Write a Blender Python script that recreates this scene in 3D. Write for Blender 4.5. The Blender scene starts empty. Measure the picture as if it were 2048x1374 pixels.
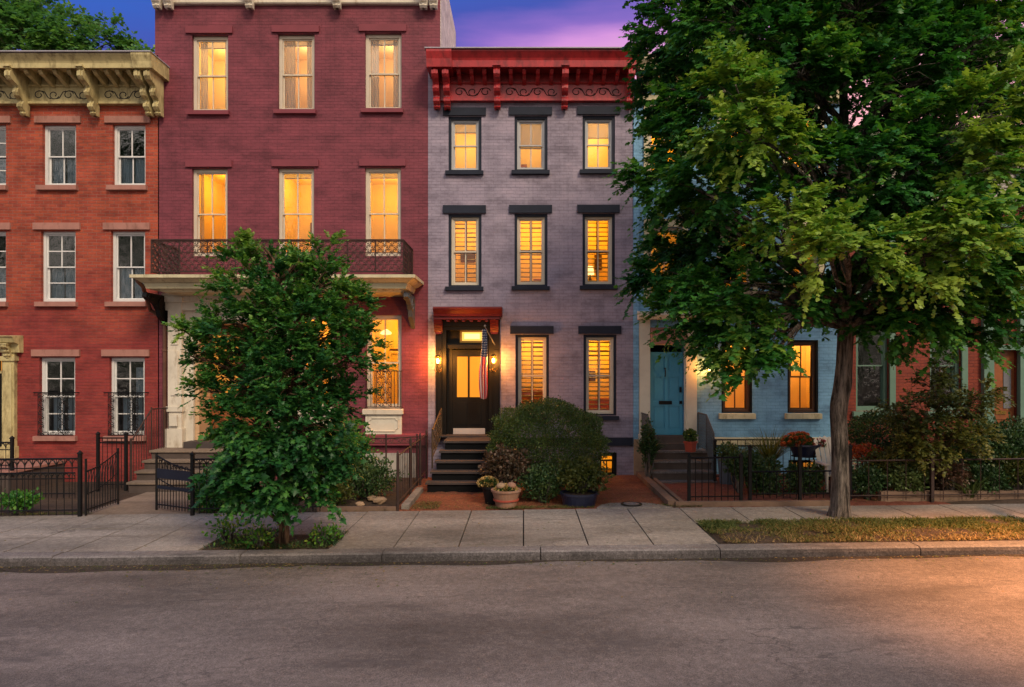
import bpy, bmesh, math, random
import numpy as np
from mathutils import Vector, Matrix
R = math.radians
C = bpy.context.scene.collection
sc = bpy.context.scene

# ------------------------------------------------------------------ camera, sky, sun, exposure
F, CX, HY, EYE, D = 1365.3, 1047.0, 735.0, 2.62, 16.65      # focal (px of the 2048 px photo), principal point, eye height, facade distance
cam = bpy.data.cameras.new('camera'); camo = bpy.data.objects.new('camera', cam); C.objects.link(camo)
cam.sensor_width = 36.0; cam.lens = 36.0 * F / 2048
cam.shift_x = (1024 - CX) / 2048; cam.shift_y = (HY - 687) / 2048
camo.location = (0, 0, EYE); camo.rotation_euler = (R(90), 0, 0)
cam.clip_end = 2000; sc.camera = camo

W = bpy.data.worlds.new('World'); sc.world = W; W.use_nodes = True
nt = W.node_tree; nt.nodes.clear()
def N(t, **k):
    n = nt.nodes.new(t)
    for a, b in k.items(): setattr(n, a, b)
    return n
def ramp(n, pts, interp='LINEAR'):
    cr = n.color_ramp; cr.interpolation = interp
    while len(cr.elements) > 1: cr.elements.remove(cr.elements[-1])
    cr.elements[0].position = pts[0][0]; cr.elements[0].color = (*pts[0][1], 1)
    for p, c in pts[1:]:
        e = cr.elements.new(p); e.color = (*c, 1)
tc = N('ShaderNodeTexCoord'); sp = N('ShaderNodeSeparateXYZ'); nt.links.new(tc.outputs['Generated'], sp.inputs[0])
# streaky cloud noise, stretched level with the horizon
mp = N('ShaderNodeMapping'); mp.inputs['Scale'].default_value = (1.6, 1.6, 9.0); nt.links.new(tc.outputs['Generated'], mp.inputs[0])
nz = N('ShaderNodeTexNoise'); nz.inputs['Scale'].default_value = 2.2; nz.inputs['Detail'].default_value = 5; nt.links.new(mp.outputs[0], nz.inputs['Vector'])
sub = N('ShaderNodeMath', operation='SUBTRACT'); sub.inputs[1].default_value = 0.5; nt.links.new(nz.outputs[0], sub.inputs[0])
mad = N('ShaderNodeMath', operation='MULTIPLY_ADD'); mad.inputs[1].default_value = 0.10; nt.links.new(sub.outputs[0], mad.inputs[0]); nt.links.new(sp.outputs[2], mad.inputs[2])
rx = N('ShaderNodeMath', operation='MULTIPLY_ADD'); rx.inputs[1].default_value = -.21; mn = N('ShaderNodeMath', operation='MINIMUM'); mn.inputs[1].default_value = .12; nt.links.new(sp.outputs[0], mn.inputs[0]); nt.links.new(mn.outputs[0], rx.inputs[0]); nt.links.new(mad.outputs[0], rx.inputs[2])
r1 = N('ShaderNodeValToRGB')
ramp(r1, [(0.0, (.80,.42,.24)), (.18, (.95,.50,.36)), (.28, (.85,.40,.40)), (.36, (.66,.33,.50)), (.41, (.46,.21,.50)), (.44, (.19,.11,.40)), (.475, (.045,.07,.32)), (.54, (.025,.095,.40)), (1.0, (.06,.14,.42))])
nt.links.new(rx.outputs[0], r1.inputs[0])
r2 = N('ShaderNodeValToRGB')                    # the bright side of the sky, behind the camera
ramp(r2, [(0.0, (.60,.50,.42)), (.3, (.80,.72,.66)), (.7, (.56,.58,.64)), (1.0, (.26,.34,.50))])
nt.links.new(sp.outputs[2], r2.inputs[0])
back = N('ShaderNodeMapRange'); back.inputs['From Min'].default_value = .15; back.inputs['From Max'].default_value = -.45; nt.links.new(sp.outputs[1], back.inputs[0])
mx = N('ShaderNodeMix', data_type='RGBA'); nt.links.new(back.outputs[0], mx.inputs[0]); nt.links.new(r1.outputs[0], mx.inputs[6]); nt.links.new(r2.outputs[0], mx.inputs[7])
bg = N('ShaderNodeBackground'); bg.inputs[1].default_value = 1.08
nt.links.new(mx.outputs[2], bg.inputs[0]); wo = N('ShaderNodeOutputWorld'); nt.links.new(bg.outputs[0], wo.inputs[0])

sl = bpy.data.lights.new('sun', 'SUN'); sl.energy = 2.1; sl.angle = R(16); sl.color = (1, .80, .55)
so = bpy.data.objects.new('sun', sl); C.objects.link(so); so.rotation_euler = (R(50), 0, R(30))
sc.view_settings.view_transform = 'Standard'; sc.view_settings.look = 'None'; sc.view_settings.gamma = 1; sc.view_settings.exposure = 0.45
sc.cycles.use_denoising = True
sc.cycles.max_bounces = 6; sc.cycles.transparent_max_bounces = 12; sc.cycles.sample_clamp_indirect = 4

# ------------------------------------------------------------------ coordinates
def fx(px): return (px - CX) * D / F
def fz(py): return EYE - (py - HY) * D / F
def X(px, Y): return (px - CX) * Y / F
def Z(py, Y): return EYE - (py - HY) * Y / F
def g(x): return 0.012 * x

# ------------------------------------------------------------------ materials
class NT:
    def __init__(s, name):
        s.m = bpy.data.materials.new(name); s.m.use_nodes = True; s.t = s.m.node_tree
        s.p = s.t.nodes['Principled BSDF']; s.out = s.t.nodes['Material Output']
    def n(s, t, **k):
        x = s.t.nodes.new(t)
        for a, b in k.items(): setattr(x, a, b)
        return x
    def l(s, a, b): s.t.links.new(a, b)
    def coord(s, scale=(1,1,1)):
        c = s.n('ShaderNodeTexCoord'); m = s.n('ShaderNodeMapping'); m.inputs['Scale'].default_value = scale
        s.l(c.outputs['Object'], m.inputs[0]); return m.outputs[0]
    def noise(s, vec, scale, detail=4, rough=.55):
        x = s.n('ShaderNodeTexNoise'); x.inputs['Scale'].default_value = scale; x.inputs['Detail'].default_value = detail
        x.inputs['Roughness'].default_value = rough; s.l(vec, x.inputs['Vector']); return x.outputs[0]
    def ramp(s, fac, pts):
        x = s.n('ShaderNodeValToRGB'); ramp(x, pts); s.l(fac, x.inputs[0]); return x.outputs[0]
    def mix(s, fac, a, b, mode='MIX'):
        x = s.n('ShaderNodeMix', data_type='RGBA', blend_type=mode)
        for i, v in ((0, fac), (6, a), (7, b)):
            if isinstance(v, (int, float)): x.inputs[i].default_value = v
            elif isinstance(v, tuple): x.inputs[i].default_value = (*v, 1)
            else: s.l(v, x.inputs[i])
        return x.outputs[2]
    def math(s, op, a, b=None, c=None):
        x = s.n('ShaderNodeMath', operation=op)
        for i, v in enumerate((a, b, c)):
            if v is None: continue
            if isinstance(v, (int, float)): x.inputs[i].default_value = v
            else: s.l(v, x.inputs[i])
        return x.outputs[0]
    def bump(s, h, strength, dist=.01):
        x = s.n('ShaderNodeBump'); x.inputs['Strength'].default_value = strength; x.inputs['Distance'].default_value = dist
        s.l(h, x.inputs['Height']); s.l(x.outputs[0], s.p.inputs['Normal'])
    def base(s, c, rough=.8, spec=.3):
        if isinstance(c, tuple): s.p.inputs['Base Color'].default_value = (*c, 1)
        else: s.l(c, s.p.inputs['Base Color'])
        s.p.inputs['Roughness'].default_value = rough; s.p.inputs['Specular IOR Level'].default_value = spec

def k(c, f): return tuple(min(1, v * f) for v in c)
def paint(name, c, rough=.55, var=.25, sc_=3.0, bump=.15, dirt=None, spec=.4, dt=.54):
    m = NT(name); v = m.coord()
    n1 = m.noise(v, sc_, 6, .65); col = m.ramp(n1, [(.25, k(c, 1-var)), (.5, c), (.78, k(c, 1+var*.8))])
    if dirt:
        n2 = m.noise(m.coord((1.5, 1.5, .5)), 4, 6, .7); f = m.ramp(n2, [(dt, (0,0,0)), (dt+.19, (.8,.8,.8))])
        col = m.mix(f, col, dirt)
    m.base(col, rough, spec); m.bump(m.noise(v, 60, 3), bump, .004); return m.m
def brick(name, c, c2, mortar, low=None, zlow=0, painted=False, stain=None):
    m = NT(name); co = m.n('ShaderNodeTexCoord'); s_ = m.n('ShaderNodeSeparateXYZ'); m.l(co.outputs['Object'], s_.inputs[0])
    wob = m.noise(co.outputs['Object'], 2.5, 3); wob2 = m.math('MULTIPLY_ADD', wob, .035, s_.outputs[2])
    cb = m.n('ShaderNodeCombineXYZ'); m.l(m.math('ADD', s_.outputs[0], s_.outputs[1]), cb.inputs[0]); m.l(wob2, cb.inputs[1])
    b = m.n('ShaderNodeTexBrick'); m.l(cb.outputs[0], b.inputs['Vector'])
    b.inputs['Scale'].default_value = 1; b.inputs['Brick Width'].default_value = .215; b.inputs['Row Height'].default_value = .078
    b.inputs['Mortar Size'].default_value = .007 if painted else .008; b.inputs['Mortar Smooth'].default_value = .35; b.inputs['Bias'].default_value = -.1
    b.inputs['Color1'].default_value = (*c, 1); b.inputs['Color2'].default_value = (*c2, 1); b.inputs['Mortar'].default_value = (*mortar, 1)
    col = b.outputs['Color']
    big = m.noise(co.outputs['Object'], .55, 5, .6)
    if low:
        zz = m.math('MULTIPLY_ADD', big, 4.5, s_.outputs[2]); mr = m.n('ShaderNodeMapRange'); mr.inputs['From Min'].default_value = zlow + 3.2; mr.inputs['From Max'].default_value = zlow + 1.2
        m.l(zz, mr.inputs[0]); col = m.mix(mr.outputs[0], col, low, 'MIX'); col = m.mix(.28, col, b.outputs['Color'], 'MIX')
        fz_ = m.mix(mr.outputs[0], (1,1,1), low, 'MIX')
    med = m.noise(m.coord((1, 1, 1.6)), 1.7, 7, .68)
    col = m.mix(1.0, col, m.ramp(med, [(.34, (.68,.66,.68)), (.5, (1,1,1)), (.66, (1.24,1.20,1.18))]), 'MULTIPLY')
    row = m.noise(m.coord((1.1, 1.1, 16)), 1.0, 4, .7)      # course by course unevenness
    col = m.mix(.28, col, m.ramp(row, [(.34, (.50,.48,.50)), (.52, (1,1,1)), (.66, (1.14,1.13,1.12))]), 'MULTIPLY')
    drip = m.noise(m.coord((2.6, 2.6, .22)), 1.0, 5, .7); col = m.mix(.35, col, m.ramp(drip, [(.36, (.62,.62,.64)), (.48, (1,1,1)), (.66, (1.08,1.07,1.06))]), 'MULTIPLY')
    if stain:
        st = m.ramp(m.noise(m.coord((1.2,1.2,.35)), 1.6, 6, .7), [(.55, (0,0,0)), (.75, (.55,.55,.55))]); col = m.mix(st, col, stain)
    chip = m.ramp(m.noise(co.outputs['Object'], 9, 4, .8), [(.735, (0,0,0)), (.76, (.7,.7,.7))])
    col = m.mix(chip, col, mortar)
    m.base(col, .82 if not painted else .62, .3)
    h = m.math('MULTIPLY_ADD', b.outputs['Fac'], -.8, m.math('MULTIPLY', m.noise(co.outputs['Object'], 18, 5, .7), .9))
    m.bump(h, .55 if painted else .9, .02); return m.m
M = {}
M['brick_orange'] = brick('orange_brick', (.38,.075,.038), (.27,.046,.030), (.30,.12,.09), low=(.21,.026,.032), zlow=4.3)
M['brick_maroon'] = brick('maroon_painted_brick', (.185,.040,.058), (.172,.037,.054), (.130,.029,.043), painted=True)
M['brick_purple'] = brick('lilac_painted_brick', (.290,.248,.322), (.279,.238,.310), (.228,.190,.245), painted=True, stain=(.34,.30,.36))
M['brick_blue'] = brick('blue_painted_brick', (.18,.37,.56), (.17,.35,.54), (.13,.28,.43), painted=True, stain=(.2,.36,.5))
M['brick_red'] = brick('red_painted_brick', (.21,.036,.018), (.18,.032,.018), (.12,.025,.02), painted=True)
M['brick_white'] = brick('white_painted_brick', (.62,.58,.58), (.55,.50,.50), (.4,.36,.36), painted=True)
M['cream'] = paint('cream_paint', (.52,.46,.30), dirt=(.16,.12,.06))
M['olive_cream'] = paint('olive_cream_paint', (.50,.42,.21), dirt=(.13,.09,.035), var=.3, dt=.47)
M['offwhite'] = paint('off_white_paint', (.62,.56,.47), dirt=(.30,.22,.14), var=.15)
M['white'] = paint('white_window_paint', (.62,.62,.62), var=.1)
M['ivory'] = paint('ivory_window_paint', (.58,.50,.40), var=.12)
M['greyframe'] = paint('grey_sash_paint', (.42,.42,.44), var=.12)
M['palecream'] = paint('pale_cream_paint', (.56,.52,.43), var=.12)
M['hoodred'] = paint('dark_red_hood_paint', (.17,.012,.013), rough=.5, var=.3)
M['doorpane'] = paint('frosted_door_pane', (.16,.16,.18), rough=.3)
M['navy'] = paint('charcoal_navy_paint', (.015,.019,.034), rough=.6, var=.3, spec=.2)
M['black'] = paint('black_door_paint', (.006,.0055,.005), rough=.5, var=.3, spec=.2)
M['red'] = paint('red_trim_paint', (.38,.022,.026), rough=.35, var=.3, dirt=(.10,.01,.012), spec=.5, dt=.48)
M['brownstone'] = paint('brownstone_orange', (.34,.16,.13), rough=.85, var=.25, dirt=(.16,.07,.05))
M['maroonstone'] = paint('maroon_lintel_paint', (.19,.036,.052), rough=.7, var=.15)
M['iron'] = paint('black_iron', (.007,.007,.008), rough=.6, var=.4, dirt=(.03,.013,.008), spec=.2)
M['rust_iron'] = paint('rusty_dark_iron', (.035,.017,.014), rough=.7, var=.5, dirt=(.10,.035,.015))
M['copper'] = paint('brown_downpipe', (.12,.055,.035), rough=.4, var=.4)
M['bluedoor'] = paint('blue_door_paint', (.055,.27,.42), rough=.4, var=.08)
M['sage'] = paint('sage_green_paint', (.105,.19,.145), rough=.55, var=.15)
M['wood'] = paint('varnished_door_wood', (.24,.075,.026), rough=.35, var=.4, sc_=6)
M['lightwood'] = paint('pale_door_jamb', (.55,.35,.20), rough=.5, var=.15)
M['slat'] = paint('brown_louvre', (.10,.045,.02), rough=.6, var=.2)
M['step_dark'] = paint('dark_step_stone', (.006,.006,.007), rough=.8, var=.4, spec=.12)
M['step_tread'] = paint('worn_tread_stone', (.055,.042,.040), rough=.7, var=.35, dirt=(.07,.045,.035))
M['step_stone'] = paint('brown_step_stone', (.075,.055,.048), rough=.85, var=.3, dirt=(.06,.045,.04))
M['plaster'] = paint('stained_plaster', (.36,.33,.30), rough=.9, var=.2, dirt=(.12,.10,.08))
M['kick'] = paint('grey_kick_plate', (.45,.45,.47), rough=.4, var=.08)
M['shade'] = paint('pale_fabric_shade', (.50,.50,.52), rough=.9, var=.05)
M['sheer'] = paint('sheer_curtain', (.62,.58,.55), rough=.95, var=.1)
M['bluecurtain'] = paint('blue_grey_curtain', (.42,.50,.58), rough=.95, var=.3)
M['darkroom'] = paint('unlit_room', (.10,.14,.12), rough=.9, var=.6, sc_=2)
M['roomwall'] = paint('room_wall', (.80,.62,.30), rough=.9, var=.12, sc_=1.2)
M['roomwarm'] = paint('room_wall_peach', (.80,.60,.42), rough=.9, var=.1, sc_=1.2)
M['darkwood'] = paint('dark_furniture_wood', (.07,.03,.015), rough=.5)
M['roof'] = paint('tar_roof', (.05,.05,.055), rough=.9)
M['tin'] = paint('pale_metal_capping', (.35,.33,.38), rough=.5)
M['slate'] = paint('dark_metal_mesh', (.06,.065,.075), rough=.6)
M['terracotta'] = paint('weathered_terracotta', (.25,.13,.085), rough=.8, var=.25, dirt=(.30,.27,.24))
M['clay'] = paint('red_clay_pot', (.28,.05,.03), rough=.6)
M['bluepot'] = paint('glazed_dark_blue_pot', (.012,.016,.04), rough=.3, spec=.6)
M['greypot'] = paint('grey_blue_tub', (.07,.09,.12), rough=.6)
M['rock'] = paint('tan_rock', (.32,.21,.13), rough=.9, var=.35, bump=.6)
M['bronze'] = paint('aged_bronze', (.07,.04,.018), rough=.5, var=.5)
M['brass'] = paint('brass', (.35,.20,.05), rough=.3); M['brass'].node_tree.nodes['Principled BSDF'].inputs['Metallic'].default_value = .8
M['silver'] = paint('silver_metal', (.5,.5,.52), rough=.3); M['silver'].node_tree.nodes['Principled BSDF'].inputs['Metallic'].default_value = .8
M['chairwood'] = paint('weathered_white_chair', (.55,.50,.45), rough=.8)
M['timber'] = paint('weathered_timber', (.16,.10,.07), rough=.9, var=.4)

for nm_, fac in (('sheer', .5), ('shade', .45)):      # thin cloth lets the lamp light through
    m_ = M[nm_]; t_ = m_.node_tree; p_ = t_.nodes['Principled BSDF']; tl_ = t_.nodes.new('ShaderNodeBsdfTranslucent'); tl_.inputs[0].default_value = (.75, .72, .68, 1)
    mx_ = t_.nodes.new('ShaderNodeMixShader'); mx_.inputs[0].default_value = fac; t_.links.new(p_.outputs[0], mx_.inputs[1]); t_.links.new(tl_.outputs[0], mx_.inputs[2]); t_.links.new(mx_.outputs[0], t_.nodes['Material Output'].inputs[0])
def emis(name, c, s):
    m = NT(name); m.base(k(c, .12), .5); m.p.inputs['Emission Color'].default_value = (*c, 1); m.p.inputs['Emission Strength'].default_value = s; return m.m
M['bulb'] = emis('glowing_bulb', (1,.66,.22), 70)
M['lampshade'] = emis('glowing_lampshade', (1,.66,.22), 1.6)
M['frost'] = emis('lit_amber_glass', (1,.36,.025), .62)
M['frost_hot'] = emis('lit_transom_glass', (1,.55,.10), 1.0)
M['frost_dim'] = emis('lit_leaded_transom', (1,.38,.05), .5)
def glass(name, refl=.5, tint=(1,1,1)):
    m = NT(name); tr = m.n('ShaderNodeBsdfTransparent'); tr.inputs[0].default_value = (*tint, 1)
    gl = m.n('ShaderNodeBsdfGlossy'); gl.inputs['Roughness'].default_value = .03; gl.inputs['Color'].default_value = (1,1,1,1)
    fr = m.n('ShaderNodeFresnel'); fr.inputs['IOR'].default_value = 1.55
    # old float glass: slow ripples
    b = m.n('ShaderNodeBump'); b.inputs['Strength'].default_value = .25; b.inputs['Distance'].default_value = .02
    m.l(m.noise(m.coord(), 5, 3), b.inputs['Height']); m.l(b.outputs[0], gl.inputs['Normal'])
    f = m.math('MULTIPLY', fr.outputs[0], refl); mxs = m.n('ShaderNodeMixShader'); m.l(f, mxs.inputs[0]); m.l(tr.outputs[0], mxs.inputs[1]); m.l(gl.outputs[0], mxs.inputs[2])
    m.l(mxs.outputs[0], m.out.inputs[0]); return m.m
M['glass'] = glass('window_glass', 1.1)
M['glass_dark'] = glass('dark_window_glass', 2.4, (.8,.85,.85))
# iron scroll sheet behind the balcony rail: a fine perforated mesh

def ground_mat(name, c, speck, var=.2, stain=None, bump=.5, rough=.9, tint=None, fine=220):
    m = NT(name); v = m.coord()
    f = m.noise(v, fine, 3, .8); col = m.ramp(f, [(.3, k(c, 1-speck)), (.5, c), (.7, k(c, 1+speck*1.3))])
    m2 = m.noise(v, 14, 6, .75); col = m.mix(1.0, col, m.ramp(m2, [(.3, (1-var*.7,)*3), (.5, (1,1,1)), (.7, (1+var,)*3)]), 'MULTIPLY')
    bgn = m.noise(m.coord((.35, 1, 1)), .8, 7, .62); col = m.mix(1.0, col, m.ramp(bgn, [(.3, (1-var*1.2,)*3), (.52, (1,1,1)), (.7, (1+var*.9,)*3)]), 'MULTIPLY')
    if stain:
        st = m.ramp(m.noise(m.coord((.5,1.6,1)), 1.3, 8, .7), [(.56, (0,0,0)), (.68, (.75,.75,.75))]); col = m.mix(st, col, stain)
    m.base(col, rough, .3); m.bump(m.math('ADD', f, m.math('MULTIPLY', m2, 1.5)), bump, .012); return m
mm = ground_mat('asphalt', (.160,.130,.118), .62, .40, stain=(.080,.068,.066), bump=.7, rough=.8, fine=85)
# hairline cracks
v = mm.coord((.45, 1, 1)); vo = mm.n('ShaderNodeTexVoronoi', feature='DISTANCE_TO_EDGE'); vo.inputs['Scale'].default_value = .55
wv = mm.n('ShaderNodeVectorMath', operation='ADD'); nn = mm.n('ShaderNodeTexNoise'); nn.inputs['Scale'].default_value = 1.6; nn.inputs['Detail'].default_value = 6
mm.l(v, nn.inputs['Vector']); mm.l(v, wv.inputs[0]); mm.l(nn.outputs['Color'], wv.inputs[1]); mm.l(wv.outputs[0], vo.inputs['Vector'])
cr = mm.ramp(vo.outputs['Distance'], [(0, (.55,.55,.55)), (.006, (0,0,0))])
gate = mm.ramp(mm.noise(mm.coord(), .5, 3), [(.47, (0,0,0)), (.55, (1,1,1))])
old = mm.p.inputs['Base Color'].links[0].from_socket
mm.l(mm.mix(mm.math('MULTIPLY', cr, gate), old, (.035,.03,.03)), mm.p.inputs['Base Color'])
M['asphalt'] = mm.m
def cracked(m, scale, w, dark, seedv):
    v = m.coord(); vo = m.n('ShaderNodeTexVoronoi', feature='DISTANCE_TO_EDGE'); vo.inputs['Scale'].default_value = scale
    nn = m.n('ShaderNodeTexNoise'); nn.inputs['Scale'].default_value = 2.1; nn.inputs['Detail'].default_value = 7; wv = m.n('ShaderNodeVectorMath', operation='ADD')
    of = m.n('ShaderNodeVectorMath', operation='ADD'); of.inputs[1].default_value = (seedv, 3.3, 0); m.l(v, nn.inputs['Vector']); m.l(v, of.inputs[0]); m.l(of.outputs[0], wv.inputs[0]); m.l(nn.outputs['Color'], wv.inputs[1]); m.l(wv.outputs[0], vo.inputs['Vector'])
    cr = m.ramp(vo.outputs['Distance'], [(0, (.8,.8,.8)), (w, (0,0,0))]); ga = m.ramp(m.noise(v, .8, 3), [(.52, (0,0,0)), (.58, (1,1,1))])
    old = m.p.inputs['Base Color'].links[0].from_socket; m.l(m.mix(m.math('MULTIPLY', cr, ga), old, dark), m.p.inputs['Base Color']); return m
M['concrete'] = ground_mat('sidewalk_concrete', (.235,.205,.180), .32, .42, stain=(.12,.10,.08), bump=.4, fine=70); cracked(M['concrete'], .55, .006, (.05,.04,.035), 1.7); M['concrete'] = M['concrete'].m
M['kerbstone'] = ground_mat('kerb_stone', (.17,.15,.145), .4, .4, stain=(.06,.055,.055), bump=.9, fine=50).m
M['kerbface'] = ground_mat('dark_kerb_face', (.075,.066,.066), .5, .5, stain=(.022,.02,.02), bump=.9, fine=40).m  # street-side face, darker stone colour than the kerb top
M['joint'] = ground_mat('joint_dirt', (.03,.026,.022), .3, .3).m
M['soil'] = ground_mat('garden_soil', (.055,.036,.025), .5, .4, bump=1, fine=60).m
M['mulch'] = ground_mat('red_mulch', (.20,.065,.032), .65, .35, stain=(.10,.045,.028), bump=1, fine=45).m
M['brickpath'] = ground_mat('worn_brick_path', (.15,.045,.028), .4, .3, bump=.8, fine=50).m
M['pathconc'] = ground_mat('old_path_concrete', (.20,.15,.115), .2, .3, stain=(.11,.08,.06)).m
M['gutter'] = ground_mat('gutter_dirt', (.045,.032,.025), .5, .5, bump=1, fine=50).m

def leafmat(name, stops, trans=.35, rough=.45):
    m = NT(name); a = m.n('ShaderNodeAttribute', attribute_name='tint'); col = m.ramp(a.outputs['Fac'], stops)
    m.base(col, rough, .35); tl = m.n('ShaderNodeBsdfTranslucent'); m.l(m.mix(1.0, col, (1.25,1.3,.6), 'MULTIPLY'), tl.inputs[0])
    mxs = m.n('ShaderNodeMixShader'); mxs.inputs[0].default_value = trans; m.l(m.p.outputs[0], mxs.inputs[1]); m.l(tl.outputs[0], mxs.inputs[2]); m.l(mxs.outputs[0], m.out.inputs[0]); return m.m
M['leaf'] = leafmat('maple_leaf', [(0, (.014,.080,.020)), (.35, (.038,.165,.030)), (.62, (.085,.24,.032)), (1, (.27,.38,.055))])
M['leaf_small'] = leafmat('young_tree_leaf', [(0, (.010,.055,.020)), (.35, (.028,.125,.028)), (.7, (.085,.23,.034)), (1, (.22,.34,.05))])
M['leaf_far'] = leafmat('distant_leaf', [(0, (.05,.15,.06)), (.5, (.10,.24,.07)), (1, (.22,.36,.07))], .45)
M['leaf_box'] = leafmat('boxwood_leaf', [(0, (.008,.026,.008)), (.5, (.032,.072,.016)), (1, (.10,.15,.03))], .2)
M['leaf_dark'] = leafmat('dark_shrub_leaf', [(0, (.014,.040,.014)), (.5, (.035,.080,.024)), (1, (.10,.14,.04))], .2)
M['leaf_rust'] = leafmat('rusty_hydrangea', [(0, (.03,.03,.015)), (.5, (.085,.05,.03)), (1, (.20,.10,.07))], .2)
M['leaf_gold'] = leafmat('golden_green_leaf', [(0, (.03,.05,.012)), (.5, (.085,.10,.02)), (1, (.20,.17,.03))], .3)
M['petal_orange'] = leafmat('orange_petal', [(0, (.22,.03,.02)), (.6, (.45,.09,.02)), (1, (.55,.18,.10))], .2)
M['petal_yellow'] = leafmat('yellow_petal', [(0, (.30,.16,.03)), (.6, (.50,.33,.12)), (1, (.60,.45,.25))], .2)
M['petal_pink'] = leafmat('pink_petal', [(0, (.35,.02,.05)), (1, (.55,.12,.14))], .2)
M['blade'] = leafmat('grass_blade', [(0, (.035,.06,.012)), (.4, (.08,.10,.02)), (.75, (.20,.13,.045)), (1, (.30,.20,.09))], .2, .7)
def barkmat(name, c):
    m = NT(name); v = m.coord((8, 8, 1.1)); w = m.noise(v, 1.7, 8, .75)
    m.base(m.ramp(w, [(.40, k(c, .22)), (.5, c), (.62, k(c, 2.2))]), .95, .2); m.bump(w, 1.0, .06); return m.m
M['bark'] = barkmat('grey_brown_bark', (.10,.086,.075)); M['bark_young'] = barkmat('young_bark', (.13,.075,.045))

# ------------------------------------------------------------------ mesh builder and tagging
class MB:
    def __init__(s): s.v = []; s.f = []; s.mi = []
    def add(s, vs, fs, mi=0):
        o = len(s.v); s.v += [tuple(p) for p in vs]; s.f += [tuple(i + o for i in f) for f in fs]; s.mi += [mi] * len(fs); return s
    def box(s, x0, x1, y0, y1, z0, z1, mi=0, sl=0.0):
        z = lambda x, b: b + sl * x
        vs = [(x0,y0,z(x0,z0)),(x1,y0,z(x1,z0)),(x1,y1,z(x1,z0)),(x0,y1,z(x0,z0)),(x0,y0,z(x0,z1)),(x1,y0,z(x1,z1)),(x1,y1,z(x1,z1)),(x0,y1,z(x0,z1))]
        return s.add(vs, [(0,3,2,1),(4,5,6,7),(0,1,5,4),(1,2,6,5),(2,3,7,6),(3,0,4,7)], mi)
    def prism_x(s, prof, x0, x1, mi=0):            # prof: (y, z) points, extruded along x
        n = len(prof); vs = [(x0, y, z) for y, z in prof] + [(x1, y, z) for y, z in prof]
        return s.add(vs, [tuple(range(n))[::-1], tuple(range(n, 2*n))] + [(i, (i+1) % n, (i+1) % n + n, i + n) for i in range(n)], mi)
    def prism_y(s, prof, y0, y1, mi=0):            # prof: (x, z)
        n = len(prof); vs = [(x, y0, z) for x, z in prof] + [(x, y1, z) for x, z in prof]
        return s.add(vs, [tuple(range(n)), tuple(range(n, 2*n))[::-1]] + [(i, i + n, (i+1) % n + n, (i+1) % n) for i in range(n)], mi)
    def tube(s, pts, rad, n=6, mi=0):
        pts = [Vector(p) for p in pts]
        if not hasattr(rad, '__len__'): rad = [rad] * len(pts)
        o = len(s.v); m = len(pts); prev = None
        for i, p in enumerate(pts):
            d = (pts[min(i+1, m-1)] - pts[max(i-1, 0)]);
            if d.length < 1e-9: d = Vector((0,0,1))
            d.normalize()
            if prev is None: prev = Vector((0, 1, 0)) if abs(d.y) < .8 else Vector((1, 0, 0))
            b = (prev - d*prev.dot(d))
            if b.length < 1e-4: b = d.orthogonal()
            b.normalize(); prev = b; a = d.cross(b).normalized()
            for j in range(n):
                t = 2 * math.pi * j / n; q = p + (a * math.cos(t) + b * math.sin(t)) * rad[i]; s.v.append(tuple(q))
        for i in range(m - 1):
            for j in range(n):
                s.f.append((o+i*n+j, o+i*n+(j+1) % n, o+(i+1)*n+(j+1) % n, o+(i+1)*n+j)); s.mi.append(mi)
        s.f.append(tuple(o + j for j in range(n))[::-1]); s.f.append(tuple(o+(m-1)*n+j for j in range(n))); s.mi += [mi, mi]; return s
    def bar(s, a, b, w, d=None, mi=0): return s.tube([a, b], w, 4, mi)
    def lathe(s, prof, cx, cy, cz, n=20, mi=0):    # prof: (r, z)
        o = len(s.v)
        for r, z in prof:
            for j in range(n):
                t = 2*math.pi*j/n; s.v.append((cx + r*math.cos(t), cy + r*math.sin(t), cz + z))
        for i in range(len(prof) - 1):
            for j in range(n): s.f.append((o+i*n+j, o+i*n+(j+1) % n, o+(i+1)*n+(j+1) % n, o+(i+1)*n+j)); s.mi.append(mi)
        s.f.append(tuple(o+j for j in range(n))[::-1]); s.f.append(tuple(o+(len(prof)-1)*n+j for j in range(n))); s.mi += [mi, mi]; return s
    def build(s, name, mats, parent=None, smooth=False):
        me = bpy.data.meshes.new(name); me.from_pydata(s.v, [], s.f)
        if not isinstance(mats, (list, tuple)): mats = [mats]
        for m in mats: me.materials.append(M[m] if isinstance(m, str) else m)
        if len(mats) > 1: me.polygons.foreach_set('material_index', s.mi)
        if smooth: me.polygons.foreach_set('use_smooth', [True] * len(s.f))
        bm = bmesh.new(); bm.from_mesh(me); bmesh.ops.recalc_face_normals(bm, faces=bm.faces); bm.to_mesh(me); bm.free()
        o = bpy.data.objects.new(name, me); C.objects.link(o)
        if parent is not None:
            o.parent = parent; o.matrix_parent_inverse = PINV(parent)
        return o
def PINV(p): return Matrix.Translation(-p.location) if p.parent is None else Matrix.Identity(4)   # parts are modelled in world coordinates
def tag(o, label=None, cat=None, group=None, kind=None):
    if label: o['label'] = label
    if cat: o['category'] = cat
    if group: o['group'] = group
    if kind: o['kind'] = kind
    return o
def thing(name, label, cat, loc=(0,0,0), group=None):
    o = bpy.data.objects.new(name, None); C.objects.link(o); o.location = loc; o.empty_display_size = .2
    return tag(o, label, cat, group)
def struct(mb, name, mat): return tag(mb.build(name, mat), kind='structure')
def point(name, loc, power, col=(1,.62,.25), r=.06):
    l = bpy.data.lights.new(name, 'POINT'); l.energy = power; l.color = col; l.shadow_soft_size = r
    o = bpy.data.objects.new(name, l); C.objects.link(o); o.location = loc; return o

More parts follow.
